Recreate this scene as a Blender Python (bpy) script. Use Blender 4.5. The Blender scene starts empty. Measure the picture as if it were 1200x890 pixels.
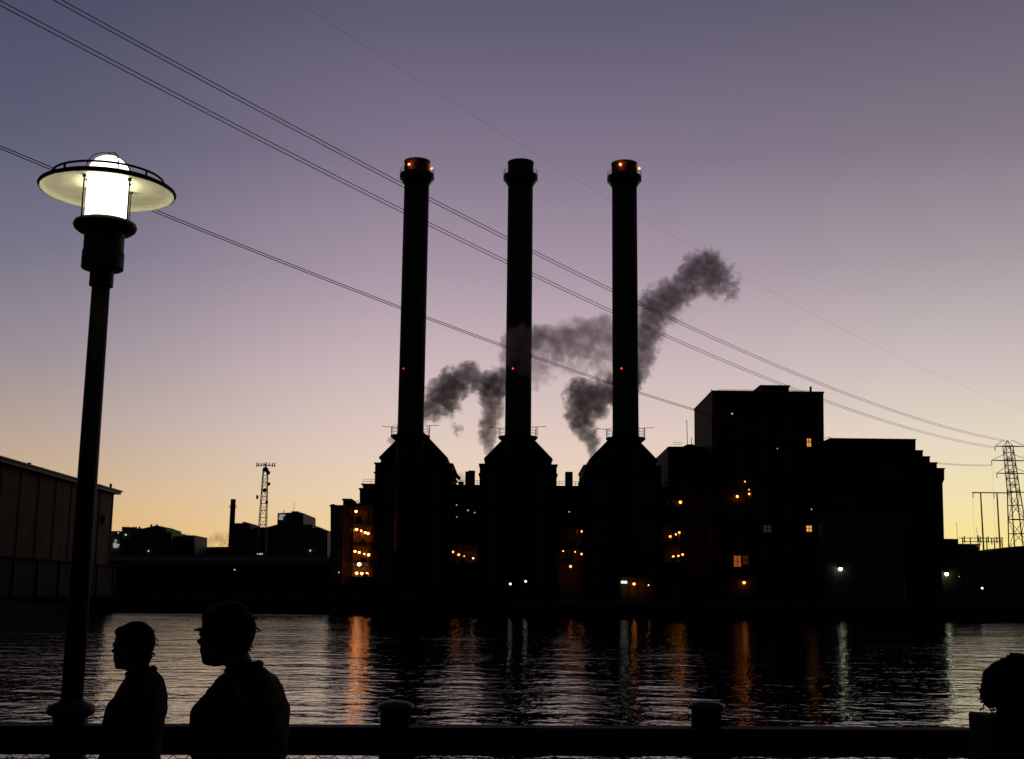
import bpy, bmesh, math, random
from mathutils import Vector, Matrix, noise as mnoise
random.seed(7)
R = math.radians
C = bpy.context.scene.collection
SC = bpy.context.scene

# ------------------------------------------------------------------ camera
FOC, PW, PH = 1450.0, 1200.0, 890.0
PITCH, ROLL, EYE = R(10.0), 0.011, Vector((0, 0, 1.6))
f0 = Vector((0, math.cos(PITCH), math.sin(PITCH)))
r0 = Vector((1, 0, 0)); u0 = Vector((0, -math.sin(PITCH), math.cos(PITCH)))
rr = r0 * math.cos(ROLL) + u0 * math.sin(ROLL)
uu = -r0 * math.sin(ROLL) + u0 * math.cos(ROLL)
cam = bpy.data.objects.new('camera', bpy.data.cameras.new('camera')); C.objects.link(cam)
cam.data.sensor_width = 36.0
cam.data.lens = 36.0 * FOC / PW
cam.data.clip_start = 0.1; cam.data.clip_end = 20000
M = Matrix((rr, uu, -f0)).transposed().to_4x4(); M.translation = EYE
cam.matrix_world = M
SC.camera = cam

def P(px, py, Y):
    """the point that stands Y metres out (world y) and shows at this pixel of the photograph"""
    d = f0 + rr * ((px - PW / 2) / FOC) + uu * ((PH / 2 - py) / FOC)
    return EYE + d * (Y / d.y)

# ------------------------------------------------------------------ view, world, sun
SC.view_settings.view_transform = 'Standard'; SC.view_settings.look = 'None'
SC.view_settings.exposure = 0.0; SC.view_settings.gamma = 1.0
SC.cycles.use_denoising = True
SC.cycles.max_bounces = 6
SC.cycles.volume_max_steps = 256; SC.cycles.volume_bounces = 2
SC.cycles.sample_clamp_indirect = 4.0

def lin(c):
    o = []
    for v in c[:3]:
        v /= 255.0
        o.append(v / 12.92 if v <= 0.04045 else ((v + 0.055) / 1.055) ** 2.4)
    return (o[0], o[1], o[2], 1.0)

W = bpy.data.worlds.new('World'); SC.world = W; W.use_nodes = True
nt = W.node_tree; nt.nodes.clear()
def N(t, **k):
    n = nt.nodes.new(t)
    for a, b in k.items(): setattr(n, a, b)
    return n
def L(a, b): nt.links.new(a, b)
def mth(op, a, b=None, clamp=False):
    n = N('ShaderNodeMath', operation=op); n.use_clamp = clamp
    for i, v in enumerate((a, b)):
        if v is None: continue
        if isinstance(v, (int, float)): n.inputs[i].default_value = v
        else: L(v, n.inputs[i])
    return n.outputs[0]
tc = N('ShaderNodeTexCoord'); sx = N('ShaderNodeSeparateXYZ'); L(tc.outputs['Generated'], sx.inputs[0])
elev = mth('ARCSINE', sx.outputs[2]); efac = mth('DIVIDE', elev, R(60), True)
az = mth('ARCTAN2', sx.outputs[0], sx.outputs[1])            # 0 straight ahead, + to the right
def sky_ramp(stops):
    n = N('ShaderNodeValToRGB'); n.color_ramp.interpolation = 'B_SPLINE' if False else 'LINEAR'
    cr = n.color_ramp
    while len(cr.elements) > 1: cr.elements.remove(cr.elements[-1])
    for i, (e, c) in enumerate(stops):
        el = cr.elements[0] if i == 0 else cr.elements.new(e / 60)
        el.position = e / 60; el.color = lin(c)
    L(efac, n.inputs[0]); return n.outputs[0]
# dusk colours by elevation (degrees), towards the left, the middle and the right of the afterglow
SKY_L = [(0, (228, 178, 92)), (2.5, (220, 178, 114)), (4.6, (202, 172, 136)), (7, (180, 160, 149)), (10, (152, 141, 149)),
         (15, (114, 112, 132)), (20, (89, 90, 113)), (26, (70, 73, 97)), (34, (48, 52, 76)), (60, (13, 14, 24))]
SKY_M = [(0, (246, 200, 116)), (2.5, (244, 209, 154)), (4.6, (237, 211, 179)), (7, (226, 203, 191)), (10, (209, 186, 189)),
         (15, (168, 149, 165)), (20, (130, 117, 138)), (26, (97, 91, 113)), (34, (62, 60, 84)), (60, (13, 14, 24))]
SKY_R = [(0, (252, 220, 106)), (2.5, (249, 228, 146)), (4.6, (241, 225, 176)), (7, (230, 215, 194)), (10, (206, 192, 189)),
         (15, (166, 153, 160)), (20, (128, 117, 132)), (26, (98, 92, 109)), (34, (62, 60, 78)), (60, (13, 14, 24))]
def mixc(fac, a, b):
    n = N('ShaderNodeMix', data_type='RGBA')
    L(fac, n.inputs[0])
    for s, v in ((6, a), (7, b)):
        if isinstance(v, tuple): n.inputs[s].default_value = v
        else: L(v, n.inputs[s])
    return n.outputs[2]
def maprange(v, a, b):
    n = N('ShaderNodeMapRange', interpolation_type='SMOOTHSTEP'); L(v, n.inputs[0])
    n.inputs[1].default_value = a; n.inputs[2].default_value = b
    return n.outputs[0]
front = mixc(maprange(az, R(-25), R(-3)), sky_ramp(SKY_L), sky_ramp(SKY_M))
front = mixc(maprange(az, R(4), R(20)), front, sky_ramp(SKY_R))
back = mixc(maprange(efac, 0.0, 0.6), lin((16, 16, 25)), lin((11, 12, 20)))
glow = mixc(maprange(mth('ABSOLUTE', az), R(25), R(64)), front, back)
nish = N('ShaderNodeTexSky', sky_type='NISHITA'); nish.sun_disc = False
nish.sun_elevation = R(-2.5); nish.sun_rotation = R(11)
bgn = N('ShaderNodeBackground'); L(nish.outputs[0], bgn.inputs[0]); bgn.inputs[1].default_value = 0.05
bgg = N('ShaderNodeBackground'); L(glow, bgg.inputs[0]); bgg.inputs[1].default_value = 0.97
add = N('ShaderNodeAddShader'); L(bgn.outputs[0], add.inputs[0]); L(bgg.outputs[0], add.inputs[1])
wo = N('ShaderNodeOutputWorld'); L(add.outputs[0], wo.inputs[0])

sun = bpy.data.objects.new('afterglow_sun', bpy.data.lights.new('afterglow_sun', 'SUN')); C.objects.link(sun)
sun.data.energy = 0.012; sun.data.angle = R(10); sun.data.color = (1.0, 0.78, 0.5)
sun.rotation_euler = (R(-88), 0, R(-11))                        # low in front of the camera, behind the station

# ------------------------------------------------------------------ materials
def material(name, base, rough=0.7, metal=0.0, var=0.25, scale=1.0, bump=0.0, stretch=(1, 1, 1), emit=None, estr=0.0, spec=0.5):
    m = bpy.data.materials.new(name); m.use_nodes = True
    t = m.node_tree; b = t.nodes['Principled BSDF']
    b.inputs['Roughness'].default_value = rough; b.inputs['Metallic'].default_value = metal
    b.inputs['Specular IOR Level'].default_value = spec
    co = t.nodes.new('ShaderNodeTexCoord'); mp = t.nodes.new('ShaderNodeMapping')
    mp.inputs['Scale'].default_value = tuple(scale * s for s in stretch)
    t.links.new(co.outputs['Object'], mp.inputs[0])
    nz = t.nodes.new('ShaderNodeTexNoise'); nz.inputs['Scale'].default_value = 1.0; nz.inputs['Detail'].default_value = 5
    t.links.new(mp.outputs[0], nz.inputs['Vector'])
    mx = t.nodes.new('ShaderNodeMix'); mx.data_type = 'RGBA'
    t.links.new(nz.outputs[0], mx.inputs[0])
    mx.inputs[6].default_value = tuple(c * (1 - var) for c in base) + (1,)
    mx.inputs[7].default_value = tuple(min(1, c * (1 + var)) for c in base) + (1,)
    t.links.new(mx.outputs[2], b.inputs['Base Color'])
    if bump:
        bp = t.nodes.new('ShaderNodeBump'); bp.inputs['Distance'].default_value = bump
        t.links.new(nz.outputs[0], bp.inputs['Height']); t.links.new(bp.outputs[0], b.inputs['Normal'])
    if emit:
        b.inputs['Emission Color'].default_value = tuple(emit) + (1,); b.inputs['Emission Strength'].default_value = estr
    return m
def brick_material(name, c1, c2, mortar):
    m = material(name, c1, 0.85, bump=0.01)
    t = m.node_tree; b = t.nodes['Principled BSDF']
    co = t.nodes.new('ShaderNodeTexCoord'); sp = t.nodes.new('ShaderNodeSeparateXYZ'); cb = t.nodes.new('ShaderNodeCombineXYZ')
    t.links.new(co.outputs['Object'], sp.inputs[0])
    ad = t.nodes.new('ShaderNodeMath'); t.links.new(sp.outputs[0], ad.inputs[0]); t.links.new(sp.outputs[1], ad.inputs[1])
    t.links.new(ad.outputs[0], cb.inputs[0]); t.links.new(sp.outputs[2], cb.inputs[1])
    br = t.nodes.new('ShaderNodeTexBrick'); t.links.new(cb.outputs[0], br.inputs['Vector'])
    br.inputs['Scale'].default_value = 1.0; br.inputs['Brick Width'].default_value = 0.22; br.inputs['Row Height'].default_value = 0.075
    br.inputs['Mortar Size'].default_value = 0.008
    br.inputs['Color1'].default_value = c1 + (1,); br.inputs['Color2'].default_value = c2 + (1,); br.inputs['Mortar'].default_value = mortar + (1,)
    nz = t.nodes.new('ShaderNodeTexNoise'); nz.inputs['Scale'].default_value = 0.22; nz.inputs['Detail'].default_value = 6
    t.links.new(co.outputs['Object'], nz.inputs['Vector'])
    mr = t.nodes.new('ShaderNodeMapRange'); mr.inputs[1].default_value = .3; mr.inputs[2].default_value = .7; mr.inputs[3].default_value = .6; mr.inputs[4].default_value = 1.15
    t.links.new(nz.outputs[0], mr.inputs[0])
    mx = t.nodes.new('ShaderNodeMix'); mx.data_type = 'RGBA'; mx.blend_type = 'MULTIPLY'; mx.inputs[0].default_value = 1.0
    t.links.new(br.outputs['Color'], mx.inputs[6]); t.links.new(mr.outputs[0], mx.inputs[7])
    t.links.new(mx.outputs[2], b.inputs['Base Color'])
    return m
def emitter(name, col, s):
    m = bpy.data.materials.new(name); m.use_nodes = True
    b = m.node_tree.nodes['Principled BSDF']
    b.inputs['Base Color'].default_value = col + (1,); b.inputs['Emission Color'].default_value = col + (1,)
    b.inputs['Emission Strength'].default_value = s
    return m
BRICK = brick_material('dark red brick', (.065, .031, .022), (.085, .043, .028), (.08, .072, .064))  # low even base tone, shared by station walls and viaduct piers
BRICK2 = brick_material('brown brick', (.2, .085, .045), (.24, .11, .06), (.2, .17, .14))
SLATE = material('slate roof', (.07, .07, .075), .6, scale=.8)
CONC = material('weathered concrete', (.11, .105, .1), .9, scale=.5, bump=.02)
COPING = material('pale granite coping', (.5, .49, .46), .8, scale=.7)
STEEL = material('dark painted steel', (.05, .05, .052), .5, scale=2.0)
GALV = material('galvanised steel', (.22, .22, .22), .5, .6, scale=2.0)
CHIM = material('dark stack cladding', (.06, .05, .048), .7, scale=.35, stretch=(1, 1, .25))
GLASS = material('window glass', (.02, .022, .026), .08, scale=.5, spec=.8)
TRIM = material('stone trim', (.3, .28, .25), .8, scale=1.0)
BLACKP = material('black lamp enamel', (.014, .014, .014), .6, scale=9, bump=.0006)
ENAMEL = material('white enamel', (.8, .77, .6), .35, scale=11, var=.12, bump=.006)
WOOD = material('weathered pier timber', (.032, .027, .022), .9, scale=5, bump=.006, stretch=(.15, 1, 1))
GREYC = material('grey cladding', (.1, .105, .115), .7, scale=.3)
PALE = material('pale concrete facade', (.2, .19, .18), .8, scale=.2)
WIRE = material('conductor aluminium', (.03, .03, .03), .6, scale=1)
LEAF = material('dark foliage', (.045, .06, .028), .8, scale=.6)
BARK = material('bark', (.08, .06, .045), .9, scale=3)
SOIL = material('gravel and soil', (.1, .095, .085), .95, scale=.12)
DECKM = material('deck boards', (.11, .095, .08), .85, scale=3, stretch=(.1, 1, 1), bump=.004)
B_ORANGE = emitter('sodium lamp', (1.0, .27, .045), 18)
B_DIM = emitter('faint sodium lamp', (1.0, .45, .15), 7)
B_WARM = emitter('warm white lamp', (1.0, .6, .28), 13)
B_WHITE = emitter('cool white lamp', (.85, .95, 1.0), 2.6)
B_FAINT = emitter('faint white lamp', (.8, .9, 1.0), .7)
B_GREEN = emitter('mercury flood lamp', (.82, 1.0, .62), 7.5)
B_BEACON = emitter('aviation beacon', (1.0, .16, .035), 9)
B_RED = emitter('small red beacon', (1.0, .08, .02), 2.2)
AMBER = emitter('amber lit room', (1.0, .42, .06), .85)
AMBERD = emitter('dim amber lit room', (1.0, .33, .08), .028)
REDRM = emitter('orange red lit room', (1.0, .2, .05), .28)
SIGNW = emitter('lit white letters', (.9, .95, 1.0), .4)
LAMPG = emitter('glowing lamp glass', (1.0, .94, .70), 3.9)

# ------------------------------------------------------------------ mesh helpers
class MB:
    def __init__(s): s.v = []; s.f = []; s.m = []; s.mat = 0; s.smooth = []; s.sm = False
    def add(s, vs, fs):
        o = len(s.v); s.v += [tuple(p) for p in vs]
        for q in fs: s.f.append([i + o for i in q]); s.m.append(s.mat); s.smooth.append(s.sm)
        return s
    def box(s, x0, x1, y0, y1, z0, z1):
        x0, x1 = sorted((x0, x1)); y0, y1 = sorted((y0, y1)); z0, z1 = sorted((z0, z1))
        v = [(x0, y0, z0), (x1, y0, z0), (x1, y1, z0), (x0, y1, z0), (x0, y0, z1), (x1, y0, z1), (x1, y1, z1), (x0, y1, z1)]
        return s.add(v, [(3, 2, 1, 0), (4, 5, 6, 7), (0, 1, 5, 4), (1, 2, 6, 5), (2, 3, 7, 6), (3, 0, 4, 7)])
    def prism(s, poly, y0, y1):
        """poly: [(x, z)] counter-clockwise seen from the front (-y); extruded from y0 back to y1"""
        n = len(poly)
        v = [(x, y0, z) for x, z in poly] + [(x, y1, z) for x, z in poly]
        f = [tuple(range(n)), tuple(reversed(range(n, 2 * n)))]
        f += [((i + 1) % n, i, n + i, n + (i + 1) % n) for i in range(n)]
        return s.add(v, f)
    def lathe(s, prof, c=(0, 0, 0), n=24, caps=True):
        v, f = [], []
        for r, z in prof:
            for k in range(n):
                a = 2 * math.pi * k / n; v.append((c[0] + r * math.cos(a), c[1] + r * math.sin(a), c[2] + z))
        for j in range(len(prof) - 1):
            for k in range(n):
                k2 = (k + 1) % n; f.append((j * n + k, j * n + k2, (j + 1) * n + k2, (j + 1) * n + k))
        if caps:
            f.append(tuple(reversed(range(n)))); f.append(tuple((len(prof) - 1) * n + k for k in range(n)))
        return s.add(v, f)
    def tube(s, pts, r, n=6, closed=False):
        pts = [Vector(p) for p in pts]; v, f = [], []
        m = len(pts)
        for i, p in enumerate(pts):
            if closed: d = pts[(i + 1) % m] - pts[i - 1]
            else: d = pts[min(i + 1, m - 1)] - pts[max(i - 1, 0)]
            d.normalize()
            a = d.cross(Vector((0, 0, 1)))
            if a.length < 1e-3: a = d.cross(Vector((1, 0, 0)))
            a.normalize(); b = a.cross(d)
            ri = r[i] if isinstance(r, (list, tuple)) else r
            for k in range(n):
                t = 2 * math.pi * k / n; v.append(p + a * (ri * math.cos(t)) + b * (ri * math.sin(t)))
        for i in range(m if closed else m - 1):
            j = (i + 1) % m
            for k in range(n):
                k2 = (k + 1) % n; f.append((i * n + k, i * n + k2, j * n + k2, j * n + k))
        if not closed:
            f.append(tuple(reversed(range(n)))); f.append(tuple((m - 1) * n + k for k in range(n)))
        return s.add(v, f)
    def ball(s, c, r, n=10, sq=(1, 1, 1)):
        prof = [(r * math.sin(math.pi * j / n), -r * math.cos(math.pi * j / n)) for j in range(n + 1)]
        v, f = [], []; q = n * 2
        for rad, z in prof:
            for k in range(q):
                a = 2 * math.pi * k / q; v.append((c[0] + max(rad, 1e-4) * math.cos(a) * sq[0], c[1] + max(rad, 1e-4) * math.sin(a) * sq[1], c[2] + z * sq[2]))
        for j in range(n):
            for k in range(q):
                k2 = (k + 1) % q; f.append((j * q + k, j * q + k2, (j + 1) * q + k2, (j + 1) * q + k))
        return s.add(v, f)
    def build(s, name, mats, parent=None, kind=None):
        if parent:                                               # parts are drawn in world coordinates, stored from their thing's base
            q = (parent.parent or parent).location; s.v = [(v[0] - q[0], v[1] - q[1], v[2] - q[2]) for v in s.v]
        me = bpy.data.meshes.new(name); me.from_pydata(s.v, [], s.f)
        for m in (mats if isinstance(mats, (list, tuple)) else [mats]): me.materials.append(m)
        for p, i, sm in zip(me.polygons, s.m, s.smooth): p.material_index = i; p.use_smooth = sm
        me.update()
        o = bpy.data.objects.new(name, me); C.objects.link(o)
        if parent: o.parent = parent
        if kind: o['kind'] = kind
        return o
def tag(o, label, cat, group=None, kind=None):
    o['label'] = label; o['category'] = cat
    if group: o['group'] = group
    if kind: o['kind'] = kind
    return o
def thing(name, loc, label, cat, group=None):
    o = bpy.data.objects.new(name, None); C.objects.link(o); o.location = loc; o.empty_display_size = .5
    return tag(o, label, cat, group)
def dup(root, loc, label):
    r = root.copy(); C.objects.link(r); r.location = loc; r['label'] = label
    for ch in list(root.children):
        c = ch.copy(); C.objects.link(c); c.parent = r
        for g in ch.children:
            d = g.copy(); C.objects.link(d); d.parent = c
    return r
# parts are built in world coordinates around a root at its own place; sub-parts keep their parent's frame
def sub(mb, name, mats, parent):
    return mb.build(name, mats, parent)
def bulb(name, px, py, Y, r, mat, parent, hood=True):
    p = P(px, py, Y); b = MB(); b.sm = True
    b.ball(p, r, 6)
    if hood:
        b.mat = 1; b.sm = False
        b.lathe([(r * 1.5, r * .75), (r * .5, r * 1.5), (r * .15, r * 2.6)], p, 10)
    return b.build(name, [mat, STEEL], parent)
def poly(pts, Y): return [(P(x, y, Y).x, P(x, y, Y).z) for x, y in pts]

# ------------------------------------------------------------------ setting
WZ, GZ = -1.9, 0.9
# far bank outline (x, y) from left to right
bank = [(-700, 120), (P(-260, 700, 150).x, 150), (P(0, 715, 200).x, 200), (P(104, 712, 252).x, 252), (P(300, 715, 252).x, 252), (P(540, 715, 250).x, 250), (P(590, 712, 243).x, 243), (900, 240)]
def ground_bm():
    b = MB()
    far = [(-7000, 120), (-7000, 9000), (7000, 9000), (7000, 240)]
    loop = bank + [(7000, 240), (7000, 9000), (-7000, 9000), (-7000, 120)]
    b.add([(x, y, GZ) for x, y in loop], [tuple(range(len(loop)))])
    return b
ground_bm().build('ground', SOIL, kind='structure')
q = MB()
for (x0, y0), (x1, y1) in zip(bank, bank[1:]):
    d = Vector((x1 - x0, y1 - y0, 0)).normalized(); n = Vector((d.y, -d.x, 0))
    a, c = Vector((x0, y0, 0)), Vector((x1, y1, 0))
    v = [a + n * .15, c + n * .15, c - n * .6, a - n * .6]
    q.add([(p.x, p.y, WZ - 2) for p in v] + [(p.x, p.y, GZ + .02) for p in v], [(0, 1, 5, 4), (1, 2, 6, 5), (2, 3, 7, 6), (3, 0, 4, 7), (4, 5, 6, 7), (3, 2, 1, 0)])
q.build('riverbank', material('wet dark stone', (.035, .034, .032), .8, scale=.6, bump=.03), kind='structure')
k = MB()
for (x0, y0), (x1, y1) in zip(bank, bank[1:]):
    d = Vector((x1 - x0, y1 - y0, 0)).normalized(); n = Vector((d.y, -d.x, 0))
    a, c = Vector((x0, y0, 0)), Vector((x1, y1, 0))
    v = [a + n * .3, c + n * .3, c - n * .7, a - n * .7]
    k.add([(p.x, p.y, GZ + .03) for p in v] + [(p.x, p.y, GZ + .16) for p in v], [(0, 1, 5, 4), (1, 2, 6, 5), (2, 3, 7, 6), (3, 0, 4, 7), (4, 5, 6, 7), (3, 2, 1, 0)])
k.build('quay_coping', COPING, kind='structure')

# river: one sheet, wind ripples as bump on several scales
def water_material():
    m = bpy.data.materials.new('river water'); m.use_nodes = True
    t = m.node_tree; b = t.nodes['Principled BSDF']
    b.inputs['Base Color'].default_value = (.006, .008, .009, 1); b.inputs['Roughness'].default_value = .04; b.inputs['IOR'].default_value = 1.33
    co = t.nodes.new('ShaderNodeTexCoord')
    tot = None
    for sc_, st, amp, det, rot in ((.17, (1, 1.5, 1), .30, 2, .35), (.55, (1, 1.1, 1), .18, 3, -.35), (1.5, (1, 1.0, 1), .085, 3, .3), (4.5, (1, 1.0, 1), .020, 2, .6)):
        mp = t.nodes.new('ShaderNodeMapping'); mp.inputs['Scale'].default_value = tuple(sc_ * s for s in st); mp.inputs['Rotation'].default_value = (0, 0, rot)
        t.links.new(co.outputs['Object'], mp.inputs[0])
        nz = t.nodes.new('ShaderNodeTexNoise'); nz.inputs['Scale'].default_value = 1; nz.inputs['Detail'].default_value = det; nz.inputs['Roughness'].default_value = .45
        t.links.new(mp.outputs[0], nz.inputs['Vector'])
        mu = t.nodes.new('ShaderNodeMath'); mu.operation = 'MULTIPLY'; mu.inputs[1].default_value = amp
        t.links.new(nz.outputs[0], mu.inputs[0])
        if tot is None: tot = mu.outputs[0]
        else:
            a = t.nodes.new('ShaderNodeMath'); t.links.new(tot, a.inputs[0]); t.links.new(mu.outputs[0], a.inputs[1]); tot = a.outputs[0]
    # gusts: patches of smoother and rougher water
    g = t.nodes.new('ShaderNodeTexNoise'); g.inputs['Scale'].default_value = .035; g.inputs['Detail'].default_value = 2
    t.links.new(co.outputs['Object'], g.inputs['Vector'])
    gm = t.nodes.new('ShaderNodeMapRange'); gm.inputs[1].default_value = .35; gm.inputs[2].default_value = .65; gm.inputs[3].default_value = .30; gm.inputs[4].default_value = .56
    t.links.new(g.outputs[0], gm.inputs[0])
    bp = t.nodes.new('ShaderNodeBump'); bp.inputs['Distance'].default_value = 1.0
    t.links.new(gm.outputs[0], bp.inputs['Strength']); t.links.new(tot, bp.inputs['Height']); t.links.new(bp.outputs[0], b.inputs['Normal'])
    return m
wb = MB(); wb.add([(-2500, 7.6, WZ), (2500, 7.6, WZ), (2500, 330, WZ), (-2500, 330, WZ)], [(0, 1, 2, 3)])
wb.build('river', water_material(), kind='structure')
# promenade deck we stand on
d = MB()
d.box(-40, 40, -30, 7.55, -.25, 0)
d.build('promenade_deck', DECKM, kind='structure')
d = MB(); d.box(-40, 40, 7.2, 7.5, -5, -.26); d.build('near_quay_face', CONC, kind='structure')
# low hills far behind
h = MB(); n = 160; v = []; f = []
for i in range(n + 1):
    x = -1500 + 3000 * i / n
    z = 24 + 8 * mnoise.noise(Vector((x * .004, 3.1, 0))) + 2.5 * mnoise.noise(Vector((x * .05, 1.1, 0)))
    v += [(x, 820, 0), (x, 900, z * .72), (x, 980, z), (x, 1500, 0)]
for i in range(n):
    for j in range(3): a = i * 4 + j; f.append((a, a + 4, a + 5, a + 1))
h.add(v, f); h.build('hills', LEAF, kind='structure')

# ------------------------------------------------------------------ smokestacks and boiler houses
SY, HY = 297.0, 301.5
def zat(py, Y, px=607): return P(px, py, Y).z
STX = [P(487, 300, SY).x, P(609.2, 300, SY).x, P(731.8, 300, SY).x]
STL = [P(480, 520, SY).x, P(607, 505, SY).x, P(733.4, 500, SY).x]
STX = [(a + b) / 2 for a, b in zip(STX, STL)]
print('stack x', STX, STL)
def make_stack(x):
    zt, zr0, zr1, zp = zat(185.5, SY - 3.3), zat(209, SY - 4.3), zat(199.5, SY - 4.3), zat(511, SY - 2.5)
    root = thing('smokestack', (x, SY, GZ), '', 'smokestack', 'three tall smokestacks of the power station')
    r = 3.17
    b = MB(); b.sm = True; b.lathe([(r * 1.06, GZ), (r * 1.03, zp), (r, zp + 1), (r * .985, zr0)], (x, SY, 0), 40); 
    sh = b.build('shaft', CHIM, root)
    b = MB(); b.lathe([(r * 1.0, zr0 - .6), (r * 1.3, zr0 + .9), (r * 1.36, zr0 + 1.0), (r * 1.36, zr1), (r * 1.0, zr1)], (x, SY, 0), 40); b.build('collar', STEEL, root)
    b = MB(); b.sm = True; b.lathe([(r * 1.01, zr1 - .2), (r * 1.01, zt - .35), (r * 1.04, zt - .3), (r * 1.04, zt), (r * .85, zt), (r * .85, zt - 2)], (x, SY, 0), 40, caps=False); b.build('cap', material('beacon-glow cap ring', (.2, .17, .165), .75, scale=.6), root)  # cap base lightened to stand for beacon light falling on it
    b = MB()
    for zz in (zr1 + .55, zr1 + 1.15):
        b.tube([(x + r * 1.33 * math.cos(a), SY + r * 1.33 * math.sin(a), zz) for a in [2 * math.pi * k / 32 for k in range(32)]], .045, 5, True)
    for k in range(16):
        a = 2 * math.pi * k / 16; b.tube([(x + r * 1.33 * math.cos(a), SY + r * 1.33 * math.sin(a), zr1), (x + r * 1.33 * math.cos(a), SY + r * 1.33 * math.sin(a), zr1 + 1.2)], .04, 5)
    b.build('collar_railing', GALV, root)
    # platform above the roof ridge with davits
    b = MB(); b.lathe([(r * 1.02, zp - 1.6), (r * 1.5, zp - .3), (r * 1.52, zp), (r * 1.0, zp)], (x, SY, 0), 32); pl = b.build('service_platform', STEEL, root)
    b = MB()
    for zz in (zp + .7, zp + 1.4, zp + 2.1):
        b.tube([(x + r * 1.47 * math.cos(a), SY + r * 1.47 * math.sin(a), zz) for a in [2 * math.pi * k / 28 for k in range(28)]], .035, 5, True)
    for k in range(14):
        a = 2 * math.pi * k / 14; b.tube([(x + r * 1.47 * math.cos(a), SY + r * 1.47 * math.sin(a), zp), (x + r * 1.47 * math.cos(a), SY + r * 1.47 * math.sin(a), zp + 2.1)], .04, 5)
    sub(b, 'platform_railing', GALV, pl)
    for sg, top in ((-1, 2.3), (1, 2.7)):
        b = MB(); b.tube([(x + sg * r * 1.45, SY, zp), (x + sg * r * 1.45, SY, zp + top)], .09, 6)
        b.tube([(x + sg * (r + .1), SY, zp + top - .25), (x + sg * r * 2.18, SY, zp + top)], .07, 6); b.build('davit', STEEL, root)
    b = MB(); b.tube([(x + r * .96, SY - 1.2, zp - 8), (x + r * .96, SY - 1.2, zp - 1)], .2, 8); b.build('downpipe', GALV, root)
    # ladder up the side away from the river
    b = MB()
    for o in (-.25, .25): b.tube([(x + o, SY + r * 1.05, zp), (x + o, SY + r * 1.03, zr0)], .05, 5)
    b.build('ladder', STEEL, root)
    return root
def beacons(root, x, k, top=True):
    r = 3.17
    def lamp(name, px, py, yy, rad, mat, dx):
        p = P(px, py, yy); b = MB(); b.sm = True; b.ball((x + dx, yy, p.z), rad, 6); b.build(name, mat, root)
    if top:
        lamp('beacon', (491, 611, 732)[k], 193, SY - r - .4, .3, B_BEACON, -1.75 if k == 0 else -1.3)
        lamp('beacon', (491, 611, 732)[k], 197.5, SY - .6, .28, B_BEACON, r * 1.17)
    px = (474, 601, 727)[k]
    lamp('side_beacon', px, 432, SY - r * .93, .2 if k else .14, B_RED, P(px, 432, SY).x - x)
STLAB = ['leftmost smokestack, a lit orange beacon at its top, mostly clear of smoke',
         'middle smokestack, grey smoke drifting across its shaft, no lit beacon at top',
         'rightmost smokestack nearest the tall block, a lit orange beacon at its top']
st0 = make_stack(STX[1]); stacks = [dup(st0, (STX[0], SY, GZ), STLAB[0]), st0, dup(st0, (STX[2], SY, GZ), STLAB[2])]
st0['label'] = STLAB[1]
for k in range(3): beacons(stacks[k], STX[k], k, k != 1)

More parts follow.
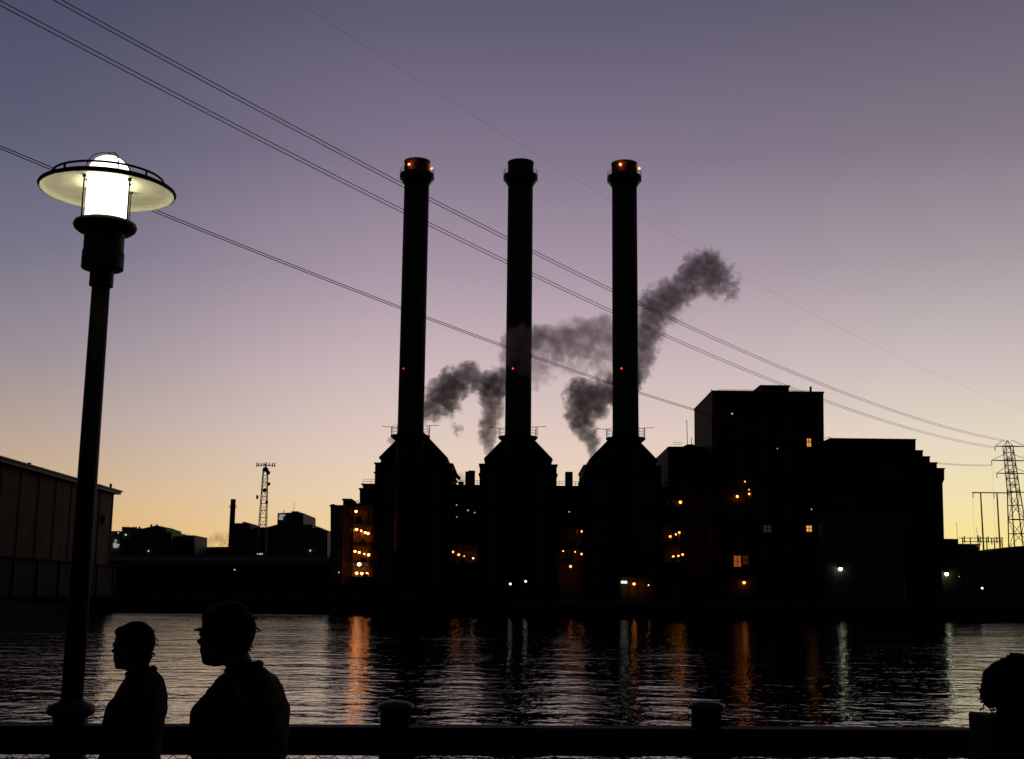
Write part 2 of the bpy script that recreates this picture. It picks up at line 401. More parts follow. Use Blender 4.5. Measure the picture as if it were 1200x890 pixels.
def make_house(cx):
    root = thing('boiler_house', (cx, HY, GZ), '', 'boiler house', 'gabled boiler houses under the smokestacks')
    X = lambda px: cx + (P(px, 540, HY).x - P(607.4, 540, HY).x)
    Z = lambda py: zat(py, HY)
    D = HY + 26
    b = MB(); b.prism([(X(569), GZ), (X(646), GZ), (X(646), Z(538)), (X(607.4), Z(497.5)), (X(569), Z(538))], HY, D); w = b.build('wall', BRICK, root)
    for sg in (-1, 1):
        e = X(607.4 + sg * 40.2); a = X(607.4)
        b = MB(); t = .45
        pl = [(a, Z(496.5)), (e, Z(537.8)), (e, Z(539.5)), (a, Z(498.8))]
        if sg < 0: pl = [(a, Z(496.5)), (e, Z(537.8)), (e, Z(539.5)), (a, Z(498.8))]
        else: pl = list(reversed(pl))
        b.prism(pl, HY - .6, D + .6); b.build('roof', SLATE, root)
    for sg in (-1, 1):
        x0, x1 = X(607.4 + sg * 38.7), X(607.4 + sg * 45.2)
        b = MB(); b.box(x0, x1, HY + .8, D - 1, GZ, Z(545)); b.build('side_aisle', BRICK, root)
        b = MB(); b.box(x0 + sg * .01, x1 + sg * .25, HY + .5, D - .8, Z(545) + .003, Z(543.6)); 
        b.box(x1 - sg * .01, x1 + sg * .3, HY + .5, D - .8, Z(556), Z(554.8))
        b.build('cornice', TRIM, root)
    # tall arched windows either side of the shaft, stone sills
    for sg in (-1, 1):
        for j, (y0, y1) in enumerate(((560, 590), (605, 640), (652, 684))):
            cx2 = X(607.4 + sg * 27); hw = 1.5; z0, z1 = Z(y1), Z(y0)
            pts = [(cx2 - hw, z0), (cx2 + hw, z0), (cx2 + hw, z1)] + [(cx2 + hw * math.cos(t), z1 + hw * math.sin(t)) for t in [math.pi * q / 8 for q in range(1, 8)]] + [(cx2 - hw, z1)]
            b = MB(); b.prism(pts, HY - .12, HY - .02); wn = b.build('window', GLASS, root)
            b = MB(); b.box(cx2 - hw - .2, cx2 + hw + .2, HY - .35, HY - .01, z0 - .35, z0 - .02)
            for q in (-.5, .5): b.box(cx2 + q - .06, cx2 + q + .06, HY - .2, HY - .125, z0, z1)
            for q in range(1, 4): b.box(cx2 - hw, cx2 + hw, HY - .2, HY - .126, z0 + (z1 - z0) * q / 4 - .06, z0 + (z1 - z0) * q / 4 + .06)
            sub(b, 'frame', TRIM, wn)
    # shaft plinth
    b = MB(); b.box(X(607.4 - 21), X(607.4 + 21), HY - 9.5, HY - .62, GZ, Z(655)); b.box(X(607.4 - 22), X(607.4 + 22), HY - 9.8, HY - .61, Z(655) + .003, Z(653)); b.build('plinth', BRICK, root)
    return root
HX = [P(484.6, 538, HY).x, P(607.4, 539, HY).x, P(730.3, 540.2, HY).x]
h1 = make_house(HX[1]); h1['label'] = 'middle gabled brick boiler house, between the two open gaps with square chimney blocks'
dup(h1, (HX[0], HY, GZ), 'leftmost gabled brick boiler house, beside the brightly lit stair tower')
dup(h1, (HX[2], HY, GZ), 'rightmost gabled brick boiler house, touching the flat-roofed block')

# turbine hall running behind the houses
TY = 313.0
root = thing('turbine_hall', (P(607, 650, TY).x, TY, GZ), 'long flat-roofed brick hall joining the gabled boiler houses', 'hall')
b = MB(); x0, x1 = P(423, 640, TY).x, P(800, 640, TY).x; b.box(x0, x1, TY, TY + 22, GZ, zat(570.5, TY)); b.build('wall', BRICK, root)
b = MB(); b.box(x0 - .4, x1 + .4, TY - .4, TY + 22.4, zat(570.5, TY) + .003, zat(569, TY)); b.build('parapet', TRIM, root)
b = MB()
for zz in (.55, 1.1): b.tube([(x0, TY, zat(569, TY) + zz), (x1, TY, zat(569, TY) + zz)], .05, 5)
for i in range(40): xx = x0 + (x1 - x0) * i / 39; b.tube([(xx, TY, zat(569, TY)), (xx, TY, zat(569, TY) + 1.1)], .04, 5)
b.build('roof_railing', GALV, root)
for (a, c, t, lab) in ((545.2, 556.3, 552.6, 'wider chimney block with a stepped top'), (662.7, 671.2, 553, None)):
    b = MB(); b.box(P(a, 560, TY + 3).x, P(c, 560, TY + 3).x, TY + 3, TY + 6, zat(570, TY), P(a, t, TY + 3).z)
    if lab: b.box(P(a + 3.4, 560, TY + 3).x, P(c + .2, 560, TY + 3).x, TY + 2.9, TY + 6.1, P(a, t, TY + 3).z + .003, P(a, t - 1, TY + 3).z)
    o = b.build('chimney', BRICK, root)
    if lab: o['label'] = lab
b = MB(); b.box(P(678, 566, TY + 1).x, P(684, 566, TY + 1).x, TY + 1, TY + 4, zat(570, TY), P(680, 565.5, TY + 1).z); b.build('vent', STEEL, root)

# sloping conveyor / lean-to beside the leftmost house
CY = 309.0
root = thing('conveyor', (P(538, 600, CY).x, CY, GZ), 'steel lean-to conveyor sloping down right of the leftmost boiler house', 'conveyor')
b = MB(); b.prism(poly([(527, 553), (527, 545), (539.5, 559.5), (538, 562.5)], CY), CY, CY + 3); b.build('gallery', STEEL, root)
b = MB()
for (a, c) in (((528, 556), (540, 569)), ((530.5, 558), (530.5, 571)), ((534.5, 561), (534.5, 571)), ((538.5, 565), (538.5, 571)), ((528, 571), (534, 561))):
    b.tube([P(a[0], a[1], CY), P(c[0], c[1], CY)], .16, 6)
b.build('trestle', GALV, root)
b = MB(); b.box(P(537.5, 566, CY).x, P(543, 566, CY).x, CY, CY + 3, zat(571, CY), P(540, 564.5, CY).z); b.build('hopper', STEEL, root)

BACKW = material('glow-tinted back wall', (.34, .19, .11), .85, scale=.9, var=.55)  # orange lamp glow of the bays put into the wall's base colour
# lit access towers of steel decks between the houses
def access_tower(px0, px1, slabs, Y0, Y1, lab, lamps, back=True, top=None):
    xm = P((px0 + px1) / 2, 650, Y0).x
    root = thing('access_tower', (xm, Y0, GZ), lab, 'stair tower', 'open steel stair towers with orange lamps')
    x0, x1 = P(px0, 650, Y0).x, P(px1, 650, Y0).x
    zs = [P((px0 + px1) / 2, y, Y0).z for y in slabs]
    for z in zs:
        b = MB(); b.box(x0, x1, Y0, Y1, z - .35, z); b.build('deck', CONC, root)
    b = MB()
    for xx in (x0 + .2, x1 - .2):
        for yy in (Y0 + .25, Y1 - .25): b.box(xx - .14, xx + .14, yy - .14, yy + .14, GZ, zs[0] - .36)
    b.build('column', STEEL, root)
    for z in zs[1:]:
        b = MB()
        for q in (.55, 1.1): b.tube([(x0, Y0 + .05, z + q), (x1, Y0 + .05, z + q)], .04, 5)
        for i in range(5): xx = x0 + .1 + (x1 - x0 - .2) * i / 4; b.tube([(xx, Y0 + .05, z), (xx, Y0 + .05, z + 1.1)], .035, 5)
        b.build('railing', STEEL, root)
    b = MB()                                                     # stair flights and pipework, zigzag
    for i in range(len(zs) - 1):
        a, c = (x0 + 1, x1 - 1) if i % 2 else (x1 - 1, x0 + 1)
        for q in (0, 1.1):
            b.tube([(a, Y1 - 1.3, zs[i + 1] + q), (c, Y1 - 1.3, zs[i] + q)], .09, 5)
        xx = x0 + (x1 - x0) * (.35 + .2 * (i % 3)); b.tube([(xx, Y1 - .6, zs[i + 1]), (xx, Y1 - .6, zs[i] - .35)], .22, 7)
    b.build('stair', GALV, root)
    rnd = random.Random(int(px0))
    for i in range(len(zs) - 1):
        zl, zh = zs[i + 1], zs[i] - .35
        for k_ in range(3):
            xx = rnd.uniform(x0 + .5, x1 - .5); yy = rnd.uniform(Y0 + 1.5, Y1 - .8); rr_ = rnd.uniform(.08, .3)
            b = MB(); b.tube([(xx, yy, zl), (xx, yy, zh - rnd.uniform(0, .4) * (zh - zl))], rr_, 7); b.build('pipe', GALV if k_ else STEEL, root)
        zc = zh - rnd.uniform(.3, .9); b = MB(); b.tube([(x0 + .1, Y1 - .9, zc), (x1 - .1, Y1 - .9, zc)], .13, 6); b.build('cable_tray', STEEL, root)
        xx = rnd.uniform(x0 + .6, x1 - 2); b = MB(); b.box(xx, xx + rnd.uniform(.6, 1.4), Y0 + 1.0, Y0 + 2.2, zl + .01, zl + rnd.uniform(.7, 1.7)); b.build('cabinet', STEEL, root)
    if back:
        b = MB(); b.box(x0, x1, Y1 + .01, Y1 + .3, GZ, zs[0] - .01); b.build('back_wall', BACKW, root)
    for (px, py, r, m) in lamps: bulb('lamp', px, py, (Y0 + Y1) / 2 - .8, r, m, root)
    return root
B_SOFT = emitter('dimmer sodium lamp', (1.0, .28, .05), 6.5)
O, D_, Wm, Wh, F_ = B_ORANGE, B_DIM, B_WARM, B_WHITE, B_FAINT
access_tower(408.5, 436, (590, 613, 635.5, 657.5, 676, 699), 300, 306, 'brightly lit open stair tower left of the leftmost boiler house',
    [(417.3, 599.5, .30, O), (418, 620.8, .3, O), (423.2, 622.3, .22, O), (428, 624.4, .28, O), (431.3, 625.3, .3, O),
     (416, 646.3, .28, O), (421, 647.5, .26, O), (426.8, 649.3, .16, O), (432, 650.5, .3, O), (421, 661.5, .42, Wm),
     (418, 672, .34, O), (424, 672.4, .32, O), (430, 672.8, .32, O)])
access_tower(528.5, 561.5, (573, 589, 612, 636, 659), 305, 312.6, 'dim open stair tower between the leftmost and middle boiler houses',
    [(530.8, 647, .26, B_SOFT), (537.6, 650.2, .27, B_SOFT), (544, 652, .13, B_SOFT), (554.5, 654.3, .22, D_), (535.2, 592, .16, F_), (548.4, 598.3, .18, F_), (535.3, 606, .13, F_), (556.3, 601, .16, F_)])
access_tower(653.8, 684, (573, 590, 612, 637, 659), 305, 312.6, 'open stair tower with an orange glow between the middle and rightmost boiler houses',
    [(682, 623, .26, B_SOFT), (681.8, 649.5, .26, B_SOFT), (666.8, 655.5, .2, B_SOFT), (668.6, 664, .28, B_SOFT), (667, 600, .16, F_), (660, 646, .12, D_), (674, 647, .12, D_)])
access_tower(776.5, 803, (580, 594, 613, 635, 659), 303, 310, 'open stair tower with orange lamps beside the rightmost boiler house',
    [(797.3, 588.8, .36, B_SOFT), (785.4, 629, .28, B_SOFT), (792, 626.5, .2, B_SOFT), (796, 624.3, .24, B_SOFT), (789, 652.5, .26, B_SOFT), (795, 651.6, .22, B_SOFT), (800, 650, .26, B_SOFT)])

# stepped brick annexes at the left end
AY = 303.0
def block(name, lab, cat, pts, Y, depth, mat=BRICK, trim=TRIM, group=None, cap=None):
    pl = poly(pts, Y); xs = [p[0] for p in pl]
    root = thing(name, (sum(xs) / len(xs), Y, GZ), lab, cat, group)
    b = MB(); b.prism([(pl[0][0], GZ)] + [] + [(pl[-1][0], GZ)] + list(reversed(pl)), Y, Y + depth); w = b.build('wall', mat, root)
    if cap:
        b = MB()
        for (a, c, y) in cap:
            p, q_ = P(a, y, Y), P(c, y, Y); b.box(p.x - .2, q_.x + .2, Y - .25, Y + depth + .2, (p.z + q_.z) / 2 + .004, (p.z + q_.z) / 2 + .4)
        b.build('coping', trim, root)
    return root
def windows(root, Y, px0, px1, ys, n, w, h, mat=GLASS, frame=TRIM):
    for y in ys:
        for i in range(n):
            p = P(px0 + (px1 - px0) * (i + .5) / n, y, Y)
            b = MB(); b.box(p.x - w / 2, p.x + w / 2, Y - .08, Y - .01, p.z - h / 2, p.z + h / 2); wn = b.build('window', mat, root)
            b = MB(); b.box(p.x - w / 2 - .2, p.x + w / 2 + .2, Y - .25, Y - .012, p.z - h / 2 - .3, p.z - h / 2 - .01)
            b.box(p.x - .06, p.x + .06, Y - .13, Y - .083, p.z - h / 2, p.z + h / 2); b.box(p.x - w / 2, p.x + w / 2, Y - .14, Y - .084, p.z - .05, p.z + .05)
            sub(b, 'frame', frame, wn)
def litwin(root, Y, px, py, w, h, mat):
    p = P(px, py, Y)
    b = MB(); b.box(p.x - w / 2, p.x + w / 2, Y - .1, Y - .02, p.z - h / 2, p.z + h / 2); wn = b.build('window', mat, root); wn['label'] = 'lit amber window'
    b = MB(); b.box(p.x - .07, p.x + .07, Y - .2, Y - .105, p.z - h / 2, p.z + h / 2); b.box(p.x - w / 2, p.x + w / 2, Y - .21, Y - .106, p.z - .06, p.z + .06)
    for s_ in (-1, 1): b.box(p.x + s_ * (w / 2), p.x + s_ * (w / 2 + .15), Y - .22, Y - .01, p.z - h / 2, p.z + h / 2)
    sub(b, 'frame', STEEL, wn)
r_ = block('annex', 'lower brick annex at the far left end of the power station', 'annex', [(387.3, 640), (387.3, 594), (402, 593.5), (402, 640)], AY, 16, cap=[(389, 391, 593), (387.3, 402, 594)])
windows(r_, AY, 389, 401, (612, 640, 668), 2, 1.0, 2.2)
block('pier_block', 'narrow brick pier just left of the lit stair tower', 'pier', [(402, 640), (402, 586.5), (411, 586.5), (411, 640)], 306.4, 10, cap=[(402, 411, 586.5)])
r_ = block('upper_block', 'square brick block stepping up behind the lit stair tower', 'building block', [(421.5, 640), (421.5, 574), (437, 574), (437, 640)], 306.8, 5.5, cap=[(421.5, 436.5, 574)])

# hip-roofed block between stacks and tall block
BY = 306.0
r_ = block('roof_block', 'dark flat-roofed block between the rightmost boiler house and the tall block', 'building block', [(783, 640), (783, 523.5), (800, 523.5), (806, 520.8), (812, 520.8), (818, 524), (833, 524), (833, 640)], BY + 5, 28)
b = MB(); b.tube([P(805.5, 521, BY + 8), P(804.8, 492, BY + 8)], .09, 6); b.tube([P(810.5, 521, BY + 8), P(810.2, 513, BY + 8)], .09, 6); b.build('antenna', STEEL, r_)
b = MB()
for zz in (.5, 1.0): b.tube([P(789, 523.4, BY + 8) + Vector((0, 0, zz)), P(799, 523.4, BY + 8) + Vector((0, 0, zz))], .05, 5)
b.build('roof_railing', GALV, r_)
b = MB(); b.tube([P(791, 574, 300), P(804, 564.5, 300)], .2, 7); tag(b.build('sloping_pipe', GALV), 'pale pipe rising across the block beside the tall block', 'pipe')

# the tall block
VY = 300.0
r_ = block('tall_block', 'tallest flat-topped brick block with a penthouse and lit amber windows', 'building block', [(836, 640), (834.6, 460.5), (965, 461.5), (967, 640)], VY, 30)
b = MB(); a, c = P(834, 460, VY), P(965.5, 461, VY); b.box(a.x, c.x, VY - .3, VY + 30.3, a.z + .02, a.z + .45); b.build('cornice', TRIM, r_)
b = MB(); a, c = P(892, 460, VY + 6), P(924.5, 453.5, VY + 6); b.box(a.x, c.x, VY + 6, VY + 16, a.z - 1, c.z); b.box(a.x - .3, c.x + .3, VY + 5.7, VY + 16.3, c.z + .003, c.z + .35); b.build('penthouse', BRICK, r_)
b = MB(); a = P(950, 461, VY + 4); b.tube([a, P(950, 453.5, VY + 4)], .28, 10); b.build('flue', STEEL, r_)
b = MB(); a, c = P(842, 460, VY + 2), P(949, 461, VY + 2); zt = P(842, 457, VY + 2).z
for zz in (zt, (zt + a.z) / 2): b.tube([(a.x, VY + 2, zz), (c.x, VY + 2, zz)], .05, 5)
for i in range(22): xx = a.x + (c.x - a.x) * i / 21; b.tube([(xx, VY + 2, a.z - .3), (xx, VY + 2, zt)], .045, 5)
b.tube([P(836, 461, VY + 2), P(833, 456.5, VY + 2)], .12, 6); b.build('roof_railing', GALV, r_)
b = MB()
for px in (838.5, 848, 878, 908, 938, 963):                       # brick pilasters
    p = P(px, 560, VY); b.box(p.x - .7, p.x + .7, VY - .35, VY - .01, GZ, P(px, 484, VY).z)
b.build('pilaster', BRICK, r_)
windows(r_, VY, 850, 936, (500, 535), 3, 2.2, 4.2)
windows(r_, VY, 850, 936, (598, 640), 3, 2.4, 3.2)
litwin(r_, VY, 947.8, 519, 1.0, 1.9, AMBER)
litwin(r_, VY, 899, 620, 1.9, 1.6, AMBERD); litwin(r_, VY, 940, 620, .9, 1.5, AMBERD); litwin(r_, VY, 948, 619.8, 1.3, 1.4, AMBER)
litwin(r_, VY, 864, 658, 1.7, 2.6, REDRM); litwin(r_, VY, 874, 656.5, 1.4, 2.2, AMBERD)
for (px, py, r, m) in ((858, 485, .2, B_FAINT), (873, 564.5, .14, B_SOFT), (877.8, 574, .12, B_SOFT), (864, 582, .3, B_SOFT), (878, 579, .22, B_SOFT), (872, 683, .34, B_SOFT), (951, 597, .14, B_FAINT), (911, 526, .12, B_FAINT)):
    bulb('wall_lamp', px, py, VY - .8, r, m, r_)

# stepped-gable block on the right
GY = 297.0
r_ = block('stepped_gable_block', 'brick block with a crow-stepped gable on its right side', 'building block',
    [(966.5, 640), (966.5, 527.5), (972.5, 527.5), (972.5, 515), (1073, 516.2), (1073, 528.3), (1081.5, 528.5), (1081.5, 535.3), (1089.7, 535.5), (1089.7, 542.5), (1098, 542.7), (1098, 549.2), (1106.6, 549.4), (1106.6, 562), (1104.6, 567), (1106.6, 640)], GY, 30)
b = MB()
for (a, c, y) in ((972.3, 1073.3, 515), (1073.3, 1081.8, 528), (1081.8, 1090, 535), (1090, 1098.4, 542), (1098.4, 1107.2, 548.6), (966.6, 972.2, 527)):
    p, q_ = P(a, y + (a - 972) * .0115, GY), P(c, y + (c - 972) * .0115, GY); z = min(p.z, q_.z); b.box(p.x, q_.x, GY - .25, GY + 30.2, z + .003, z + .3)
b.build('coping', TRIM, r_)
b = MB()
for px in (985, 1010, 1035, 1060, 1085): p = P(px, 600, GY); b.box(p.x - .6, p.x + .6, GY - .35, GY - .01, GZ, P(px, 545, GY).z)
b.build('pilaster', BRICK, r_)
windows(r_, GY, 1033, 1055, (553,), 2, 1.5, 3.4)
windows(r_, GY, 962 + 10, 1005, (584,), 3, 1.6, 2.8)
windows(r_, GY, 990, 1078, (606,), 4, 1.8, 3.0)
p = P(970, 527, GY + 1); b = MB()
for zz in (1.0, 2.0, 3.0): b.tube([(p.x - .6, GY + 1, p.z + zz), (p.x + .9, GY + 1, p.z + zz)], .05, 5)
for q_ in (-.5, .2, .8): b.tube([(p.x + q_, GY + 1, p.z), (p.x + q_, GY + 1, p.z + 3.1)], .05, 5)
b.build('roof_ladder', GALV, r_)
# low sheds in front with grey-blue doors
LYY = 290.0
r_ = block('low_shed', 'long low shed with a grey-blue front before the stepped-gable block', 'shed', [(967, 660), (967, 603), (1060, 604), (1060, 660)], LYY, 6.5, GREYC)
b = MB()
for i in range(7):
    p = P(972 + i * 13, 640, LYY); b.box(p.x - 1.1, p.x + 1.1, LYY - .12, LYY - .01, GZ, P(972, 640, LYY).z)
b.build('door', STEEL, r_)
bulb('flood_light', 985, 667, LYY - .9, .42, B_GREEN, r_)
b = MB(); p = P(985, 667, LYY - .9); b.tube([p + Vector((0, .05, .9)), p + Vector((0, .9, .9))], .06, 6); b.build('bracket', STEEL, r_)
r_ = block('gatehouse', 'small flat-roofed brick building right of the stepped-gable block, flood lamp on its front', 'building', [(1103, 660), (1103, 631.5), (1123, 631.8), (1123, 640), (1147, 640.4), (1147, 660)], 285, 9, cap=[(1123, 1147.5, 639.7)])
windows(r_, 285, 1126, 1142, (652, 680), 1, 1.2, 3)
bulb('flood_light', 1109.3, 673, 284, .42, B_GREEN, r_)
b = MB(); p = P(1109.3, 673, 284); b.tube([p + Vector((0, .05, .9)), p + Vector((0, 1.0, .9))], .06, 6); b.build('bracket', STEEL, r_)
bulb('wall_lamp', 1124, 676, 284.3, .1, F_, r_)
r_ = block('storage_shed', 'low shed beyond the gatehouse at the right edge, below the lattice tower', 'shed', [(1147, 660), (1147, 645.5), (1160, 646), (1172, 643.5), (1190, 640.5), (1230, 638), (1230, 660)], 330, 20, GREYC)
windows(r_, 330, 1165, 1200, (662,), 3, 1.5, 2)

# street lamps and small lit things on the bank
def pole_lamp(px, py, Y, r, mat, lab, name='bank_lamp'):
    p = P(px, py, Y); root = thing(name, (p.x, Y, GZ), lab, 'lamp', 'small lamps along the far bank')
    b = MB(); b.tube([(p.x, Y, GZ), (p.x, Y, p.z + r * 1.2)], .09, 7); b.build('pole', STEEL, root)
    bulb('lamp_head', px, py, Y - .45, r, mat, root)
for a in ((598, 684.5, 280, .26, B_WHITE, 'left one of two white lamps below the middle smokestack'), (616, 681.5, 280, .26, B_WHITE, 'right one of two white lamps below the middle smokestack'),
          (1151, 689.5, 262, .22, B_WHITE, 'small white lamp near the right edge of the far bank'), (115, 687, 275, .28, B_WHITE, 'white lamp beyond the right end of the big brick warehouse'),
          (275, 668, 300, .18, F_, 'faint lamp below the viaduct near the distant thin stack'), (397, 671, 290, .16, F_, 'faint lamp just left of the brightly lit stair tower')):
    pole_lamp(*a)
Y = 283
root = thing('loading_bay', (P(747, 690, Y).x, Y, GZ), 'low lit loading bay below the rightmost smokestack', 'loading bay')
b = MB(); x0, x1 = P(727, 690, Y).x, P(766, 690, Y).x; zt = P(745, 677, Y).z; b.box(x0, x1, Y + 3, Y + 3.4, GZ, zt); b.build('back_wall', BRICK2, root)
b = MB(); b.box(x0 - .3, x1 + .3, Y - .5, Y + 3.5, zt + .01, zt + .35); b.build('canopy', STEEL, root)
b = MB()
for i in range(5): xx = x0 + (x1 - x0) * i / 4; b.box(xx - .12, xx + .12, Y - .3, Y - .06, GZ, zt)
b.build('post', STEEL, root)
p = P(731, 682.5, Y + 1); b = MB(); b.box(p.x - .75, p.x + .75, Y + .9, Y + 1.1, p.z - .3, p.z + .3); b.build('lit_panel', emitter('panel lamp', (.9, 1, .85), 1.0), root)
bulb('lamp', 743, 684.5, Y + 1, .3, B_SOFT, root); bulb('lamp', 760, 686, Y + 1, .12, D_, root)

# fence along the bank, posts and rails
def bank_fence(px0, Y0, px1, Y1, n, h, lab, mat):
    a, c = P(px0, 700, Y0), P(px1, 700, Y1); a.z = c.z = GZ
    root = thing('bank_fence', ((a.x + c.x) / 2, (a.y + c.y) / 2, GZ), lab, 'fence', 'fences along the far bank')
    b = MB()
    for q_ in (.3, .62, .95): b.tube([a + Vector((0, 0, h * q_)), c + Vector((0, 0, h * q_))], .06, 5)
    b.build('rail', mat, root)
    for i in range(n + 1):
        p = a.lerp(c, i / n); b = MB(); b.tube([p, p + Vector((0, 0, h))], .1, 6); b.build('post', mat, root)
bank_fence(-20, 206, 100, 259, 14, 2.6, 'post and rail fence in front of the big brick warehouse', GALV)
bank_fence(600, 247, 1230, 247, 40, 1.4, 'long low fence along the bank before the power station', STEEL)
bank_fence(150, 257, 530, 257, 26, 1.4, 'low fence along the bank left of the power station', STEEL)

# the big brick warehouse on the left, its long wall running obliquely away
def warehouse():
    A, B = P(-120, 600, 170), P(131.5, 600, 266); A.z = B.z = GZ
    d = (B - A).normalized(); nrm = Vector((d.y, -d.x, 0)); ln = (B - A).length
    za = P(131.5, 579.5, 266).z
    root = thing('warehouse', ((A.x + B.x) / 2, (A.y + B.y) / 2, GZ), 'big brown brick warehouse at the left edge with an overhanging flat roof', 'warehouse')
    def obox(b, s0, s1, t0, t1, z0, z1):
        pts = [A + d * s + nrm * t for s, t in ((s0, t0), (s1, t0), (s1, t1), (s0, t1))]
        b.add([(p.x, p.y, z0) for p in pts] + [(p.x, p.y, z1) for p in pts], [(0, 1, 5, 4), (1, 2, 6, 5), (2, 3, 7, 6), (3, 0, 4, 7), (4, 5, 6, 7), (3, 2, 1, 0)])
    b = MB(); obox(b, 0, ln, -40, 0, GZ, za); b.build('wall', BRICK2, root)
    b = MB(); obox(b, -2, ln + 1.1, -41, 1.3, za + .004, za + .55); obox(b, -2, ln + 1.4, -41.2, 1.6, za + .556, za + .85); b.build('roof', SLATE, root)
    n = 11
    for i in range(n + 1):
        s = ln * i / n; b = MB(); obox(b, max(0, s - .4), min(ln, s + .4), .004, .14, GZ, za - .01); b.build('pilaster', BRICK2, root)
    zl = P(0, 656, 210).z
    b = MB(); obox(b, -1, ln - 9, .3, 4.2, GZ, zl); b.build('lower_wing', material('blue-grey wing cladding', (.026, .03, .034), .8, scale=.4), root)
    b = MB(); obox(b, -1.3, ln - 8.7, .302, 4.6, zl + .004, zl + .3); b.build('wing_roof', material('tarred wing roof', (.03, .03, .032), .9), root)
    for i in range(9):
        s = (ln - 10) * i / 8; b = MB(); obox(b, s - .25, s + .25, 4.204, 4.45, GZ, zl - .01); b.build('wing_post', GREYC, root)
    s = ln - 6
    b = MB(); obox(b, s - .8, s + .8, .01, .7, za - 6.5, za - 5.0); b.build('wall_unit', GREYC, root)
    b = MB()
    for s, hh in ((ln * .49, .7), (ln * .55, .5), (ln * .62, .45), (ln * .84, .4), (ln * .985, 1.3)): obox(b, s, s + (.5 if hh < 1 else .08), -.5, 0, za + .86, za + .86 + hh)
    b.build('roof_vent', STEEL, root)
warehouse()

# viaduct across the left background
root = thing('viaduct', (P(260, 655, 335).x, 335, GZ), 'low concrete road viaduct crossing behind the far bank on the left', 'bridge')
a, c = P(95, 651, 345), P(410, 653, 330); n = 9
def vbox(b, w, z0, z1, o):
    d = (c - a).normalized(); nn = Vector((d.y, -d.x, 0))
    p = [Vector((a.x, a.y, 0)) + nn * o, Vector((c.x, c.y, 0)) + nn * o, Vector((c.x, c.y, 0)) + nn * (o - w), Vector((a.x, a.y, 0)) + nn * (o - w)]
    b.add([(q_.x, q_.y, z0) for q_ in p] + [(q_.x, q_.y, z1) for q_ in p], [(0, 1, 5, 4), (1, 2, 6, 5), (2, 3, 7, 6), (3, 0, 4, 7), (4, 5, 6, 7), (3, 2, 1, 0)])
zt = (a.z + c.z) / 2
b = MB(); vbox(b, 12, zt - 3.0, zt - 1.3, 0); b.build('deck', CONC, root)
b = MB(); vbox(b, .3, zt - 1.296, zt - .1, .2); b.build('parapet', COPING, root)
b = MB(); b.tube([Vector((a.x, a.y - .1, zt + .25)), Vector((c.x, c.y - .1, zt + .25))], .06, 5); b.build('guard_rail', GALV, root)
for i in range(n):
    p = a.lerp(c, (i + .5) / n); b = MB(); b.box(p.x - .8, p.x + .8, p.y + 2, p.y + 4, GZ, zt - 3.02); b.build('pier', BRICK, root)
b = MB(); vbox(b, 2, GZ, zt - 3.03, -4.5); b.build('dark_infill', BRICK, root)  # added dark sheet: fills the shaded gaps and hides the piers' lit sides

# ------------------------------------------------------------------ distant town on the left
FY = 620.0
town = 'distant town buildings on the left'
r_ = block('distant_building', 'distant block with a small lit sign just right of the warehouse', 'building', [(122, 660), (122, 622.5), (140.5, 622.5), (140.5, 660)], FY, 30, PALE, group=town)
p = P(135.6, 634, FY - .4)
b = MB(); b.tube([(p.x + 1.3 * .43 * math.cos(t), FY - .5, p.z + .55 * math.sin(t) * 1.0) for t in [2 * math.pi * q_ / 14 for q_ in range(14)]], .11, 5, True)
for j, (w0, w1) in enumerate(((-1.1, .5), (-1.1, 2.0), (-1.1, 1.7), (-.9, 1.2))): b.box(p.x + w0, p.x + w1, FY - .6, FY - .4, p.z - 1.3 - j * .62 - .2, p.z - 1.3 - j * .62 + .2)
b.build('sign', SIGNW, r_)
for px in (129, 138.5): bulb('roof_lamp', px, 624.5, FY - 1, .3, F_, r_, False)
r_ = block('distant_building', 'distant wide block with a shallow gabled centre', 'building', [(142.8, 660), (142.8, 617.5), (153, 617.8), (153, 619), (168, 619.3), (183.5, 615.8), (194.6, 619.8), (194.6, 623.3), (201.3, 623.6), (201.3, 660)], FY + 10, 30, GREYC, group=town)
windows(r_, FY + 10, 146, 200, (630, 640), 7, 2.2, 1.8)
bulb('roof_lamp', 147.5, 627, FY + 8, .45, F_, r_, False); bulb('wall_lamp', 174, 646, FY + 8, .4, F_, r_, False)
b = MB()
for px in (156, 159, 163, 177, 183.5): p = P(px, 619.3 if px < 170 else 616.5, FY + 14); b.box(p.x - .35, p.x + .35, FY + 14, FY + 15, p.z - 1, p.z + .8)
b.build('roof_vent', STEEL, r_)
r_ = block('distant_building', 'distant block with a pale garage-like front among treetops', 'building', [(202, 660), (202, 629), (218, 628.5), (218, 627.3), (228, 627.6), (228, 660)], FY, 26, GREYC, group=town)
b = MB(); a, c = P(205.5, 646, FY), P(220, 633.5, FY); b.box(a.x, c.x, FY - .3, FY - .02, a.z, c.z); b.build('front_panel', PALE, r_)
r_ = block('distant_building', 'distant low long building beside the thin stack', 'building', [(234, 660), (234, 641.5), (258, 641), (275, 641), (275, 660)], FY + 30, 20, BRICK, group=town)
bulb('wall_lamp', 237, 648, FY + 28, .4, F_, r_, False)
